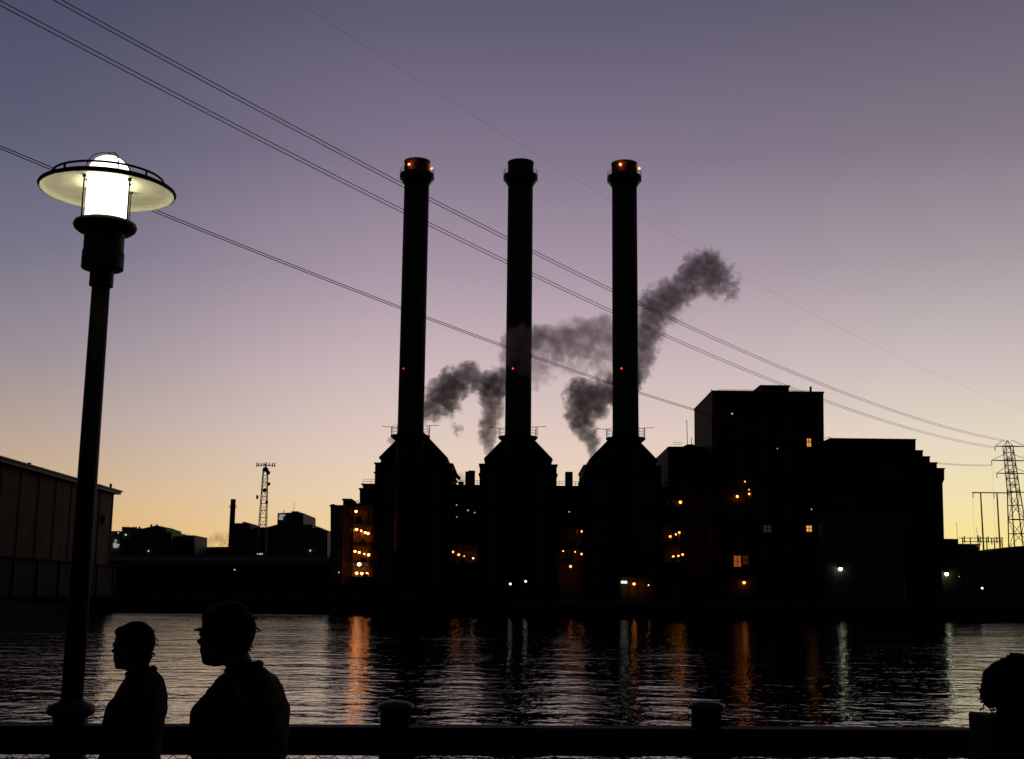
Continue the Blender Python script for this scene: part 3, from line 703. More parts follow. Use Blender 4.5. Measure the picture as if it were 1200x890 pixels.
# thin stack
p0, p1 = P(269.3, 641, FY - 10), P(272.8, 585.3, FY - 10)
root = thing('thin_stack', (p0.x, FY - 10, GZ), 'distant thin brick stack with a small gallery near its top', 'smokestack')
b = MB(); b.sm = True; b.lathe([(1.5, GZ), (1.25, p1.z - 2), (1.25, p1.z)], (p0.x + .55, FY - 10, 0), 18); b.build('shaft', BRICK, root)
zz = P(272, 594.5, FY - 10).z; b = MB(); b.lathe([(1.2, zz - .4), (1.75, zz - .2), (1.75, zz), (1.2, zz)], (p0.x + .55, FY - 10, 0), 18)
for k_ in range(8): a = k_ * math.pi / 4; b.tube([(p0.x + .55 + 1.7 * math.cos(a), FY - 10 + 1.7 * math.sin(a), zz), (p0.x + .55 + 1.7 * math.cos(a), FY - 10 + 1.7 * math.sin(a), zz + 1.0)], .07, 5)
b.build('gallery', STEEL, root)
r_ = block('distant_tower', 'distant plain tower block right of the thin stack', 'building', [(273.5, 660), (273.5, 613.3), (292.8, 613.3), (292.8, 660)], FY, 24, GREYC, group=town, cap=[(284, 287, 612.8)])
windows(r_, FY, 276, 291, (621, 629, 637), 3, 2, 1.8)
HYY = FY + 6
r_ = block('distant_building', 'distant broad stepped hospital-like block with a lit sign on its roof tower', 'building',
    [(293, 660), (293, 620.5), (303, 618), (312, 618.2), (324.8, 614.8), (325.5, 601.5), (341.5, 600.8), (341.5, 599.3), (349, 599.3), (349, 601), (355.5, 601.5), (355.5, 614.8), (366, 614.8), (366, 618.5), (378, 619.5), (378, 621.5), (383.6, 621.8), (383.6, 660)], HYY, 40, GREYC, group=town)
for y in (622, 628, 634, 640):
    b = MB(); a, c = P(329, y, HYY), P(372, y, HYY); b.box(a.x, c.x, HYY - .2, HYY - .02, a.z - .8, a.z + .8); b.build('window_band', GLASS, r_)
b = MB(); a, c = P(373.5, 650, HYY), P(382, 622.5, HYY); b.box(a.x, c.x, HYY - 2, HYY - .01, GZ, c.z); b.build('stair_bay', PALE, r_)
b = MB(); p = P(327, 604, HYY - .4)
for j, (w0, w1) in enumerate(((.3, 3.0), (0, 2.1), (0, 2.0))): b.box(p.x + w0, p.x + w1, HYY - .6, HYY - .35, p.z - j * .95 - .28, p.z - j * .95 + .28)
b.build('sign', SIGNW, r_)
for (px, y, r, m) in ((363.5, 645.5, .45, F_), (305, 649.5, .4, F_), (302, 649.5, .35, F_), (307, 649.3, .35, F_), (276, 649, .4, F_)): bulb('wall_lamp', px, y, 440 if y > 649 else HYY - 2, r if y < 649 else r * .7, m, r_, False)
b = MB(); b.tube([P(344.5, 600, HYY + 5), P(344.5, 589, HYY + 5)], .12, 5); b.build('antenna', STEEL, r_)
b = MB(); b.tube([P(332.5, 601, HYY + 5), P(332.5, 598, HYY + 5)], .2, 5); b.build('antenna', STEEL, r_)
# cell tower
CTY = 560.0
def lattice(b, base, top, n, r, rb=None):
    """base, top: four corner points each"""
    rb = rb or r * .6
    for k_ in range(4):
        a, c = base[k_], top[k_]; a2, c2 = base[(k_ + 1) % 4], top[(k_ + 1) % 4]
        for i in range(n):
            t0, t1 = i / n, (i + 1) / n
            p, q_, p2, q2 = a.lerp(c, t0), a.lerp(c, t1), a2.lerp(c2, t0), a2.lerp(c2, t1)
            b.tube([p, q2] if (i + k_) % 2 else [p2, q_], rb, 4); b.tube([q_, q2], rb, 4)
pb0, pb1, pt0, pt1 = P(300.8, 640, CTY), P(309.8, 640, CTY), P(308.3, 549, CTY), P(312.6, 549, CTY)
root = thing('mobile_mast', ((pb0.x + pb1.x) / 2, CTY, GZ), 'lattice telecom mast with dishes and a crown of panel antennas', 'mast')
mx_ = (pb0.x + pb1.x) / 2 + .4; wb_, wt_ = 2.3, .95
base = [Vector((mx_ + sx_ * wb_, CTY + sy_ * wb_, GZ)) for sx_, sy_ in ((-1, -1), (1, -1), (1, 1), (-1, 1))]
xt = (pt0.x + pt1.x) / 2; top = [Vector((mx_ + .3 + sx_ * wt_, CTY + sy_ * wt_, pt0.z)) for sx_, sy_ in ((-1, -1), (1, -1), (1, 1), (-1, 1))]
for a, c in zip(base, top): b = MB(); b.tube([a, c], .17, 6); b.build('leg', GALV, root)
b = MB(); lattice(b, base, top, 18, .1, .085); b.build('bracing', GALV, root)
b = MB()
zz = P(311, 545.5, CTY).z
b.tube([(mx_ + .3 - 4, CTY, zz), (mx_ + .3 + 4, CTY, zz)], .16, 5); b.tube([(mx_ + .3, CTY - 3, zz), (mx_ + .3, CTY + 3, zz)], .16, 5); b.tube([(mx_ + .3, CTY, zz - 2.5), (mx_ + .3, CTY, zz + .8)], .3, 6)
b.build('head_frame', STEEL, root)
for dx, dy, hh in ((-4, 0, 2.0), (-3.2, .3, 1.7), (-1.9, 0, 1.5), (-.6, -1, 1.8), (.4, -1, 2.0), (1.6, 0, 1.6), (3.0, 0, 1.9), (4.1, 0, 2.0)):
    b = MB(); b.box(mx_ + .3 + dx - .22, mx_ + .3 + dx + .22, CTY + dy - .3, CTY + dy, zz - hh / 2 + .2, zz + hh / 2 + .2); b.build('panel_antenna', STEEL, root)
for (px, py, r) in ((311, 550.2, 1.15), (314, 554, .95), (314.8, 567.3, .75), (310.2, 574.6, .95), (301.7, 582.8, 1.0), (312.3, 588.7, .7)):
    p = P(px, py, CTY - 2); b = MB(); b.sm = True
    b.lathe([(r, 0), (r, .3), (r * .6, .75), (.05, .9)], (0, 0, 0), 16)
    b.v = [(p.x + x, p.y - z + .6, p.z + y) for x, y, z in b.v] if px > 305 else [(p.x + z - .4, p.y + x, p.z + y) for x, y, z in b.v]
    b.build('dish', STEEL, root)

# trees among the distant blocks: trunk, limbs and loose leaf clumps
def tree(px, py_top, Y, w, lab):
    p = P(px, py_top, Y); hgt = p.z - GZ
    root = thing('tree', (p.x, Y, GZ), lab, 'tree', 'trees of the distant town')
    b = MB(); b.tube([(p.x, Y, GZ), (p.x + .2, Y, GZ + hgt * .45), (p.x, Y, GZ + hgt * .85)], [.5, .35, .1], 7)
    for i in range(6): a = i * 1.05; b.tube([(p.x, Y, GZ + hgt * (.4 + .05 * i)), (p.x + w * .4 * math.cos(a), Y + w * .4 * math.sin(a), GZ + hgt * (.6 + .05 * i))], [.2, .06], 5)
    b.build('trunk', BARK, root)
    rnd = random.Random(px); b = MB()
    for i in range(900):
        cl = i % 14; ca = cl * 2.4; c_ = Vector((p.x + w * .32 * math.cos(ca) * (.4 + .6 * (cl % 3) / 2), Y + w * .32 * math.sin(ca), GZ + hgt * (.45 + .42 * (cl / 14))))
        c_ += Vector((rnd.gauss(0, w * .1), rnd.gauss(0, w * .1), rnd.gauss(0, hgt * .055))); 
        if c_.z > p.z: c_.z = p.z - rnd.random()
        s = .45; u = Vector((rnd.uniform(-1, 1), rnd.uniform(-1, 1), rnd.uniform(-1, 1))).normalized(); w_ = u.orthogonal().normalized()
        b.add([c_ - u * s, c_ + w_ * s * .6, c_ + u * s, c_ - w_ * s * .6], [(0, 1, 2, 3)])
    b.build('crown', LEAF, root)
for a in ((206.5, 628.3, 600, 5, 'distant treetop left of the tallest of the roofline trees'), (213, 624.8, 602, 8, 'tallest distant tree above the pale-fronted block'), (221, 627, 600, 5, 'distant treetop right of the tallest of the roofline trees'),
          (231, 646.5, 560, 7, 'small distant tree in the gap between two town blocks'), (263, 636.5, 590, 10, 'distant tree just left of the thin stack')): tree(*a)

# ------------------------------------------------------------------ right: lattice tower, gantry, conductors
LY = 416.0
def pylon():
    zb = GZ; ztop = P(1179, 523, LY).z; zpk = P(1180, 516.5, LY).z
    cx = P(1181.2, 523, LY).x; hw = (P(1185.5, 523, LY).x - P(1177, 523, LY).x) / 2
    zw = P(1186, 576, LY).z
    root = thing('lattice_tower', (cx + 1.0, LY, GZ), 'tall steel lattice power tower with three crossarms at the right edge', 'power tower')
    mid = [Vector((cx + 1.0 + s * hw * 1.22, LY + t * hw * 1.22, zw)) for s, t in ((-1, -1), (1, -1), (1, 1), (-1, 1))]
    base = [Vector((cx + 2.4 + s * 3.4, LY + t * 3.4, zb)) for s, t in ((-1, -1), (1, -1), (1, 1), (-1, 1))]
    top = [Vector((cx + s * hw, LY + t * hw, ztop)) for s, t in ((-1, -1), (1, -1), (1, 1), (-1, 1))]
    for a, m_, c in zip(base, mid, top): b = MB(); b.tube([a, m_, c], [.24, .2, .15], 6); b.build('leg', GALV, root)
    b = MB(); lattice(b, base, mid, 8, .12, .1); lattice(b, mid, top, 7, .1, .09); b.build('bracing', GALV, root)
    b = MB()
    for c in top: b.tube([c, Vector((cx, LY, zpk))], .1, 5)
    b.build('peak', GALV, root)
    arms = []
    for (y, x0, x1) in ((523.3, 1166, 1203), (540, 1162, 1210), (555, 1168, 1206), (577, 1186, 1208), (609, 1190, 1212)):
        z = P(1180, y, LY).z; a = P(x0, y, LY).x; c = P(x1, y, LY).x
        b = MB()
        for t in (-.8, .8): b.tube([(a, LY, z), (cx, LY + t, z), (c, LY, z)], .14, 5)
        if y < 570:
            b.tube([(a, LY, z), (cx - hw, LY, z + 2.2)], .09, 5); b.tube([(c, LY, z), (cx + hw, LY, z + 2.2)], .09, 5)
        b.build('crossarm', GALV, root)
        for xx in ([a, c] if y < 570 else [c]):
            b = MB()
            for j in range(5): b.lathe([(.06, -.3 * j), (.19, -.3 * j - .1), (.06, -.3 * j - .3)], (xx, LY, z - .1), 8)
            b.build('insulator', STEEL, root)
        arms.append((a, c, z))
    return cx, zpk, arms
PX_, PZ_, ARMS = pylon()
def gantry(pxs, y, x0, x1, Y, lab):
    zt = P(pxs[0], y, Y).z; root = thing('line_gantry', (P(sum(pxs) / 2, 640, Y).x, Y, GZ), lab, 'gantry')
    for px in pxs: p = P(px, 640, Y); b = MB(); b.tube([(p.x, Y, GZ), (p.x - .0, Y, zt)], [.3, .2], 7); b.build('pole', STEEL, root)
    b = MB(); a, c = P(x0, y, Y), P(x1, y, Y); b.tube([(a.x, Y, zt), (c.x, Y, zt)], .19, 6); b.build('crossbeam', STEEL, root)
    for px in (x0 + 1, (x0 + x1) / 2 + 2):
        p = P(px, y, Y); b = MB()
        for j in range(5): b.lathe([(.05, -.3 * j), (.16, -.3 * j - .1), (.05, -.3 * j - .3)], (p.x, Y, zt - .15), 7)
        b.build('insulator', STEEL, root)
gantry((1152.5, 1171.8), 577.6, 1139.3, 1186, 372, 'two-pole steel gantry left of the lattice tower')
# switchyard bus bars
Y = 350
root = thing('switchyard_frame', (P(1160, 640, Y).x, Y, GZ), 'low switchyard bus frame with insulators above the small buildings', 'switchyard')
b = MB()
for y, x0, x1 in ((630.8, 1124, 1176), (634.8, 1127, 1174)): a, c = P(x0, y, Y), P(x1, y, Y); b.tube([a, c], .11, 6)
for px in (1128, 1137, 1147, 1156, 1165, 1174): a = P(px, 630, Y); b.tube([(a.x, Y, GZ), a], .16, 6)
b.build('bus_frame', STEEL, root)
for px, y0 in ((1130, 628.6), (1146, 627.5), (1149, 629), (1158, 629), (1162, 631), (1168, 629.4), (1172, 632)):
    p = P(px, y0, Y); b = MB()
    for j in range(6): b.lathe([(.1, -.3 * j), (.24, -.3 * j - .12), (.1, -.3 * j - .3)], (p.x, Y, p.z), 8)
    b.build('insulator', STEEL, root)
for (px, y0, lab) in ((1121, 612, 'left one of two thin rods rising above the gatehouse'), (1144.5, 618, 'right one of two thin rods rising above the gatehouse')):
    p = P(px, y0, 340); b = MB(); b.tube([(p.x, 340, GZ), p], [.12, .05], 5); tag(b.build('lightning_rod', STEEL), lab, 'rod', 'thin rods of the switchyard')

def cable(A, B, mid, r, lab, off=(0, 0, 0), ext=0.0):
    """a hanging cable between 3D points A and B whose sag passes the pixel mid"""
    lo, hi = 0.0, 1.0
    for _ in range(50):
        s = (lo + hi) / 2; p = A.lerp(B, s); d_ = p - EYE
        # column of the photo at which the ray to this plan position and mid's row shows
        q_ = P(mid[0], mid[1], p.y)
        if q_.x > p.x: lo = s
        else: hi = s
    s = (lo + hi) / 2; p = A.lerp(B, s); q_ = P(mid[0], mid[1], p.y)
    sag = (p.z - q_.z) / (4 * s * (1 - s))
    o = Vector(off); n = 90
    pts = [A.lerp(B, t) + o - Vector((0, 0, 4 * sag * t * (1 - t))) for t in [-ext + (1 + ext) * i / n for i in range(n + 1)]]
    b = MB(); b.tube(pts, r, 6); return tag(b.build('power_line', WIRE), lab, 'power line', 'power lines crossing the river')
tw = Vector((PX_, LY, ARMS[0][2])); 
E1 = Vector((ARMS[0][0], LY, ARMS[0][2] - .2)); E2 = Vector((PX_, LY, PZ_)); E3 = Vector((ARMS[1][0], LY, ARMS[1][2] - 1.5))
for j, dz in enumerate((0, -.46)):
    w = ('upper', 'lower')[j]
    cable(P(0, 1, 109), E1, (625, 320.5), .046, w + ' wire of the lower doubled power line crossing the smokestacks', (0, 0, dz), .1)
    cable(P(70, -1, 112), E2, (625, 293.5), .046, w + ' wire of the upper doubled power line, entering left of the top edge', (0, 0, dz), .1)
    cable(P(0, 171, 112), E3, (605, 410), .046, w + ' wire of the power line passing behind the street lamp', (0, 0, dz * .6), .1)
cable(P(345, 0, 170), P(1330, 518, 430), (860, 318), .012, 'single faint thin wire high on the right, clear of the stacks', ext=.15)
cable(E3 + Vector((0, 0, 0)), P(1139.5, 579, 372), (1150, 561), .02, 'thin dropper wire between lattice tower and gantry')

# ------------------------------------------------------------------ smoke: closed lumpy bodies filled with uneven vapour
def smoke(name, pts, dens, lab, warp, seed, alb=.93, fsc=.55, famp=1.9, thr=(.03, .46)):
    cs = []
    for it in pts:
        px, py, rp, Y = it[:4]; w = it[4] if len(it) > 4 else 1.0
        c_ = P(px, py, Y); cs.append((c_, rp * .28 * Y / 300, w))
    bm = bmesh.new()
    for c_, r, w in cs:
        bmesh.ops.create_icosphere(bm, subdivisions=2, radius=r * 1.4 + warp * .3, matrix=Matrix.Translation(c_))
    me = bpy.data.meshes.new(name); bm.to_mesh(me); bm.free()
    o = bpy.data.objects.new(name, me); C.objects.link(o)
    md = o.modifiers.new('merge', 'REMESH'); md.mode = 'VOXEL'; md.voxel_size = .7
    dg = bpy.context.evaluated_depsgraph_get()
    me2 = bpy.data.meshes.new_from_object(o.evaluated_get(dg)); o.modifiers.clear(); o.data = me2
    m = bpy.data.materials.new(name + ' vapour'); m.use_nodes = True; t = m.node_tree; t.nodes.clear()
    n_ = t.nodes.new; l_ = t.links.new
    geo = n_('ShaderNodeNewGeometry')
    def noise3(sc_, det):
        nz = n_('ShaderNodeTexNoise'); nz.inputs['Scale'].default_value = sc_; nz.inputs['Detail'].default_value = det; nz.inputs['Roughness'].default_value = .6
        ad = n_('ShaderNodeVectorMath'); ad.operation = 'ADD'; ad.inputs[1].default_value = (seed * 13.1, seed * 7.7, seed * 3.3)
        l_(geo.outputs['Position'], ad.inputs[0]); l_(ad.outputs[0], nz.inputs['Vector']); return nz
    nz = noise3(.27, 5)
    sb = n_('ShaderNodeVectorMath'); sb.operation = 'SUBTRACT'; sb.inputs[1].default_value = (.5, .5, .5); l_(nz.outputs['Color'], sb.inputs[0])
    ml = n_('ShaderNodeVectorMath'); ml.operation = 'SCALE'; ml.inputs['Scale'].default_value = warp; l_(sb.outputs[0], ml.inputs[0])
    wp = n_('ShaderNodeVectorMath'); wp.operation = 'ADD'; l_(geo.outputs['Position'], wp.inputs[0]); l_(ml.outputs[0], wp.inputs[1])
    fld = None
    for c_, r, w in cs:
        ds = n_('ShaderNodeVectorMath'); ds.operation = 'DISTANCE'; l_(wp.outputs[0], ds.inputs[0]); ds.inputs[1].default_value = c_
        mr = n_('ShaderNodeMath'); mr.operation = 'MULTIPLY_ADD'; mr.inputs[1].default_value = -w / (r * 1.3); mr.inputs[2].default_value = w; l_(ds.outputs['Value'], mr.inputs[0])
        if fld is None: fld = mr.outputs[0]
        else:
            mxx = n_('ShaderNodeMath'); mxx.operation = 'MAXIMUM'; l_(fld, mxx.inputs[0]); l_(mr.outputs[0], mxx.inputs[1]); fld = mxx.outputs[0]
    fine = noise3(fsc, 4)
    fa = n_('ShaderNodeMath'); fa.operation = 'MULTIPLY_ADD'; fa.inputs[1].default_value = famp; fa.inputs[2].default_value = -famp / 2; l_(fine.outputs[0], fa.inputs[0])
    sm = n_('ShaderNodeMath'); sm.operation = 'ADD'; l_(fld, sm.inputs[0]); l_(fa.outputs[0], sm.inputs[1])
    rg = n_('ShaderNodeMapRange'); rg.interpolation_type = 'SMOOTHSTEP'; rg.inputs[1].default_value = thr[0]; rg.inputs[2].default_value = thr[1]; rg.inputs[4].default_value = dens
    l_(sm.outputs[0], rg.inputs[0])
    pin = n_('ShaderNodeMath'); pin.operation = 'GREATER_THAN'; pin.inputs[1].default_value = 0; l_(fld, pin.inputs[0])
    mm = n_('ShaderNodeMath'); mm.operation = 'MULTIPLY'; l_(rg.outputs[0], mm.inputs[0]); l_(pin.outputs[0], mm.inputs[1])
    vol = n_('ShaderNodeVolumePrincipled'); vol.inputs['Color'].default_value = (alb, alb * .87, alb * .95, 1); vol.inputs['Anisotropy'].default_value = .25
    l_(mm.outputs[0], vol.inputs['Density'])
    out = n_('ShaderNodeOutputMaterial'); l_(vol.outputs[0], out.inputs['Volume'])
    m.cycles.volume_step_rate = .1
    o.data.materials.clear(); o.data.materials.append(m)
    for p_ in o.data.polygons: p_.material_index = 0
    tag(o, lab, 'smoke', kind='stuff'); return o
A_ = 318
smoke('smoke', [(460, 517, 4, 318, .8), (498, 486, 7, A_), (505, 477, 10, A_), (513, 467, 12, A_), (522, 461, 14, A_), (531, 452, 14, A_), (539, 446, 12, A_), (548, 438, 11, A_), (557, 446, 10, A_, .9), (524, 474, 11, A_, .8), (510, 484, 8, A_, .7), (536, 502, 5, A_, .5), (565, 449, 9, A_, .9)], .44,
      'dark smoke puff spreading right of the leftmost smokestack', 4.5, 1)
smoke('smoke', [(575, 530, 4, 313, 1.5), (573, 523, 5, 313, 1.4), (572, 516, 6, 313, 1.2), (571, 508, 7.5, 313), (573, 498, 8.5, 313), (577, 487, 8.5, 313), (577, 476, 9, 313), (574, 465, 10, 313), (580, 457, 12, 313), (585, 448, 12, 312), (592, 440, 9, 311)], .48,
      'dark smoke column rising left of the middle smokestack', 3.5, 2)
smoke('smoke', [(597, 418, 9, 290.5, 1.2), (600, 407, 11, 290, 1.4), (610, 400, 12, 290, 1.5), (622, 399, 12, 291, 1.3), (614, 414, 10, 290.5, 1.2), (626, 412, 11, 292, .9), (630, 430, 11, 294, .7), (627, 445, 8, 295, .55), (634, 396, 12, 296), (646, 392, 10, 299), (648, 404, 13, 299, .9), (662, 398, 14, 302), (676, 394, 14, 305), (690, 392, 15, 306), (705, 388, 14, 306), (716, 398, 14, 306), (690, 410, 14, 306, .7), (672, 414, 12, 304, .7), (655, 420, 10, 302, .6), (705, 418, 13, 306, .6), (640, 440, 8, 296, .5), (690, 428, 11, 306, .45), (708, 436, 10, 306, .5), (668, 430, 10, 303, .45), (612, 430, 8, 291, .7)], .17,
      'thin pale smoke drifting from the middle to the rightmost smokestack', 7.0, 3, .95, .35, 1.8)
smoke('smoke', [(696, 533, 3.5, 312, 1.5), (695, 527, 4.5, 312, 1.4), (694, 520, 5.5, 312, 1.3), (692, 513, 7, 312, 1.1), (688, 506, 9, 312), (683, 497, 11, 312), (680, 486, 12, 312), (683, 474, 13, 312), (679, 461, 12, 312), (692, 466, 13, 312), (700, 476, 11, 312), (704, 463, 12, 312), (714, 462, 12, 312), (724, 456, 12, 312), (736, 447, 11, 312)], .48,
      'dark ragged smoke column rising left of the rightmost smokestack', 3.8, 4)
smoke('smoke', [(736, 447, 11, 312), (746, 436, 11, 312), (751, 420, 12, 312), (755, 405, 12, 312), (758, 390, 13, 312), (762, 376, 13, 312), (768, 362, 15, 312), (778, 353, 15, 312), (790, 345, 14, 312), (802, 338, 13, 312), (809, 326, 13, 312), (818, 315, 14, 312), (829, 314, 15, 312), (838, 323, 13, 312), (832, 332, 12, 312), (848, 330, 10, 312, .7), (857, 342, 8, 312, .5), (800, 352, 9, 312, .5), (850, 316, 8, 312, .5), (858, 330, 8, 312, .4), (846, 344, 8, 312, .4), (785, 372, 9, 312, .4), (770, 395, 8, 312, .4)], .31,
      'tall smoke plume leaning right above the rightmost smokestack', 4.5, 5)
smoke('smoke', [(543, 562, 3, 318), (541, 557, 3.5, 318, .8), (538, 566, 2.5, 318)], .2, 'small steam puff beside the square chimney block', 2.0, 6)
smoke('smoke', [(262, 634, 4, 615), (255, 631, 5, 615, .8), (247, 634, 4.5, 615, .6), (265, 629, 4, 615, .6)], .09, 'faint far smoke left of the thin stack', 5.0, 7)

# ------------------------------------------------------------------ near railing
RZ = .91
RA, RB = Vector((-6.2, 6.38, 0)), Vector((6.2, 7.16, 0))
rd = (RB - RA).normalized(); rn = Vector((rd.y, -rd.x, 0))            # rn points towards the camera
def rail_at(px, py=855):
    # where the railing line shows at this column
    lo, hi = 0.0, 1.0
    for _ in range(40):
        s = (lo + hi) / 2; p = RA.lerp(RB, s)
        if P(px, py, p.y).x > p.x: lo = s
        else: hi = s
    return RA.lerp(RB, (lo + hi) / 2)
def beam(b, a, c, hw, z0, z1):
    pts = [a + rn * hw, c + rn * hw, c - rn * hw, a - rn * hw]
    b.add([(p.x, p.y, z0) for p in pts] + [(p.x, p.y, z1) for p in pts], [(0, 1, 5, 4), (1, 2, 6, 5), (2, 3, 7, 6), (3, 0, 4, 7), (4, 5, 6, 7), (3, 2, 1, 0)])
root = thing('railing', (0, 6.8, 0), 'heavy dark timber railing along the near water edge', 'railing')
b = MB(); beam(b, RA, RB, .06, RZ - .125, RZ); beam(b, RA, RB, .075, RZ + .002, RZ + .018); b.build('top_rail', WOOD, root)
b = MB(); beam(b, RA, RB, .04, .1, .2); b.build('bottom_rail', WOOD, root)
b = MB()                                                           # diamond wire mesh below the rail
n = 150
for i in range(-14, n + 14):
    for sg in (-1, 1):
        a = RA.lerp(RB, i / n); c = RA.lerp(RB, (i + sg * 7) / n)
        b.tube([(a.x, a.y, .2), (c.x, c.y, RZ - .13)], .0022, 4)
b.build('wire_mesh', GALV, root)
for px in (463, 828, 1193):
    p = rail_at(px); zc = P(px, 821 if px < 1000 else 824, p.y).z
    pr = thing('railing_post', (p.x, p.y, 0), {463: 'round-capped timber post left of centre on the railing', 828: 'round-capped timber post right of centre on the railing', 1193: 'round-capped timber post beside the curly-haired person'}[px], 'post', 'timber posts of the railing')
    b = MB(); b.sm = True; b.lathe([(.082, 0), (.08, zc - .035), (.082, zc - .03)], (p.x, p.y, 0), 24); b.build('shaft', WOOD, pr)
    b = MB(); b.sm = True; b.lathe([(.084, zc - .045), (.098, zc - .04), (.099, zc - .025), (.07, zc - .008), (.03, zc), (.001, zc + .001)], (p.x, p.y, 0), 28); b.build('cap', STEEL, pr)

# ------------------------------------------------------------------ the street lamp
def street_lamp():
    p0 = rail_at(90, 830); lx, ly = p0.x, p0.y + .02
    ref = P(111, 440, ly); lx = ref.x
    Z = lambda y: P(122, y, ly).z
    root = thing('street_lamp', (lx, ly, 0), 'lit black street lamp with a white disc reflector and glowing glass at left', 'street lamp')
    k = 6.72 / 1450
    b = MB(); b.sm = True; b.lathe([(.115, 0), (.115, .05), (.093, .07), (.09, Z(852)), (.089, Z(838))], (lx, ly, 0), 32); b.build('base', BLACKP, root)
    b = MB(); b.sm = True; zb = Z(830); b.lathe([(.09, zb - .045), (.118, zb - .03), (.122, zb - .008), (.116, zb + .012), (.07, zb + .03), (.056, zb + .05)], (lx, ly, 0), 32); b.build('collar', BLACKP, root)
    b = MB(); b.sm = True; b.lathe([(.056, zb), (.053, Z(600)), (.0485, Z(334))], (lx, ly, 0), 32); b.build('pole', BLACKP, root)
    zn = Z(316)
    b = MB(); b.sm = False
    b.lathe([(.05, Z(337)), (.064, Z(335.5)), (.064, zn), (.108, zn), (.113, zn + .004), (.113, Z(302)), (.109, Z(301)), (.113, Z(300)), (.113, Z(296)), (.108, Z(295)), (.108, Z(272))], (lx, ly, 0), 40); b.build('neck', BLACKP, root)
    zf = Z(270); b = MB(); b.sm = True
    b.lathe([(.10, zf - .02), (.145, zf - .012), (.165, zf + .004), (.172, zf + .022), (.165, zf + .04), (.14, zf + .05), (.11, zf + .052)], (lx, ly, 0), 48); b.build('flange', BLACKP, root)
    zc = zf + .05
    zd = P(125.5, 222, ly).z            # disc plane
    ztop = P(127, 183.5, ly + .0).z
    rg = .112
    b = MB(); b.sm = True
    prof = [(rg, zc + .003), (rg, ztop - rg * .95)] + [(max(rg * math.cos(t), .001), ztop - rg * .95 + rg * .95 * math.sin(t)) for t in [math.pi / 2 * q_ / 8 for q_ in range(1, 9)]]
    b.lathe(prof, (lx, ly, 0), 40); b.build('glass', LAMPG, root)
    # reflector: shallow dish with a rolled lip, open in the middle for the glass
    Rr = .362
    b = MB(); b.sm = True
    outer = [(.125, zd + .045), (.2, zd + .042), (.28, zd + .032), (.333, zd + .018), (.357, zd + .002), (Rr, zd - .012), (Rr + .004, zd - .018), (Rr - .004, zd - .02)]
    inner = [(Rr - .008, zd - .012), (.349, zd - .002), (.328, zd + .011), (.277, zd + .024), (.2, zd + .034), (.125, zd + .037)]
    b.lathe(outer[:-2] , (lx, ly, 0), 72, caps=False); b.build('reflector_top', BLACKP, root)
    b = MB(); b.sm = True; b.lathe([outer[5], outer[6], outer[7]] + inner + [(.125, zd + .044)], (lx, ly, 0), 72, caps=False); b.build('reflector', ENAMEL, root)
    b = MB(); b.sm = True; b.tube([(lx + (Rr + .003) * math.cos(a), ly + (Rr + .003) * math.sin(a), zd - .006) for a in [2 * math.pi * q_ / 64 for q_ in range(64)]], .0075, 6, True); b.build('rim', BLACKP, root)
    # upper ring standing off the reflector
    zr = zd + .058; r2 = .30
    b = MB(); b.sm = True; b.tube([(lx + r2 * math.cos(a), ly + r2 * math.sin(a), zr) for a in [2 * math.pi * q_ / 64 for q_ in range(64)]], .0065, 6, True); 
    b.build('upper_ring', BLACKP, root)
    b = MB()
    for q_ in range(4):
        a = math.pi / 4 + q_ * math.pi / 2 + .25
        b.tube([(lx + r2 * math.cos(a), ly + r2 * math.sin(a), zr), (lx + r2 * math.cos(a), ly + r2 * math.sin(a), zd + .02)], .007, 5)
    b.build('standoff', BLACKP, root)
    # cage rods from flange, through the disc, bowed over the dome
    rc = rg * 1.5
    for q_ in range(4):
        a = 1.05 + q_ * math.pi / 2; x_, y_ = lx + rc * math.cos(a), ly + rc * math.sin(a)
        b = MB(); b.sm = True; b.tube([(x_, y_, zf + .03), (x_, y_, zd + .036)], .0048, 7)
        b.lathe([(.004, zd + .02), (.011, zd + .022), (.011, zd + .034), (.004, zd + .036)], (x_, y_, 0), 10); b.build('cage_rod', BLACKP, root)
    rh = rg * 1.13; zs = ztop - .085
    for q_ in range(2):
        a = .70 + q_ * math.pi / 2; ca, sa = math.cos(a), math.sin(a)
        pts = [(lx + rh * ca, ly + rh * sa, zd + .045)] + [(lx + rh * math.cos(t) * ca, ly + rh * math.cos(t) * sa, zs + .1 * math.sin(t)) for t in [math.pi * j / 14 for j in range(0, 15)]] + [(lx - rh * ca, ly - rh * sa, zd + .045)]
        b = MB(); b.sm = True; b.tube(pts, .0045, 6); b.build('hoop', BLACKP, root)
    b = MB(); b.lathe([(.001, ztop + .005), (.016, ztop + .006), (.016, ztop + .018), (.001, ztop + .022)], (lx, ly, 0), 12, caps=False); b.build('finial', BLACKP, root)
street_lamp()

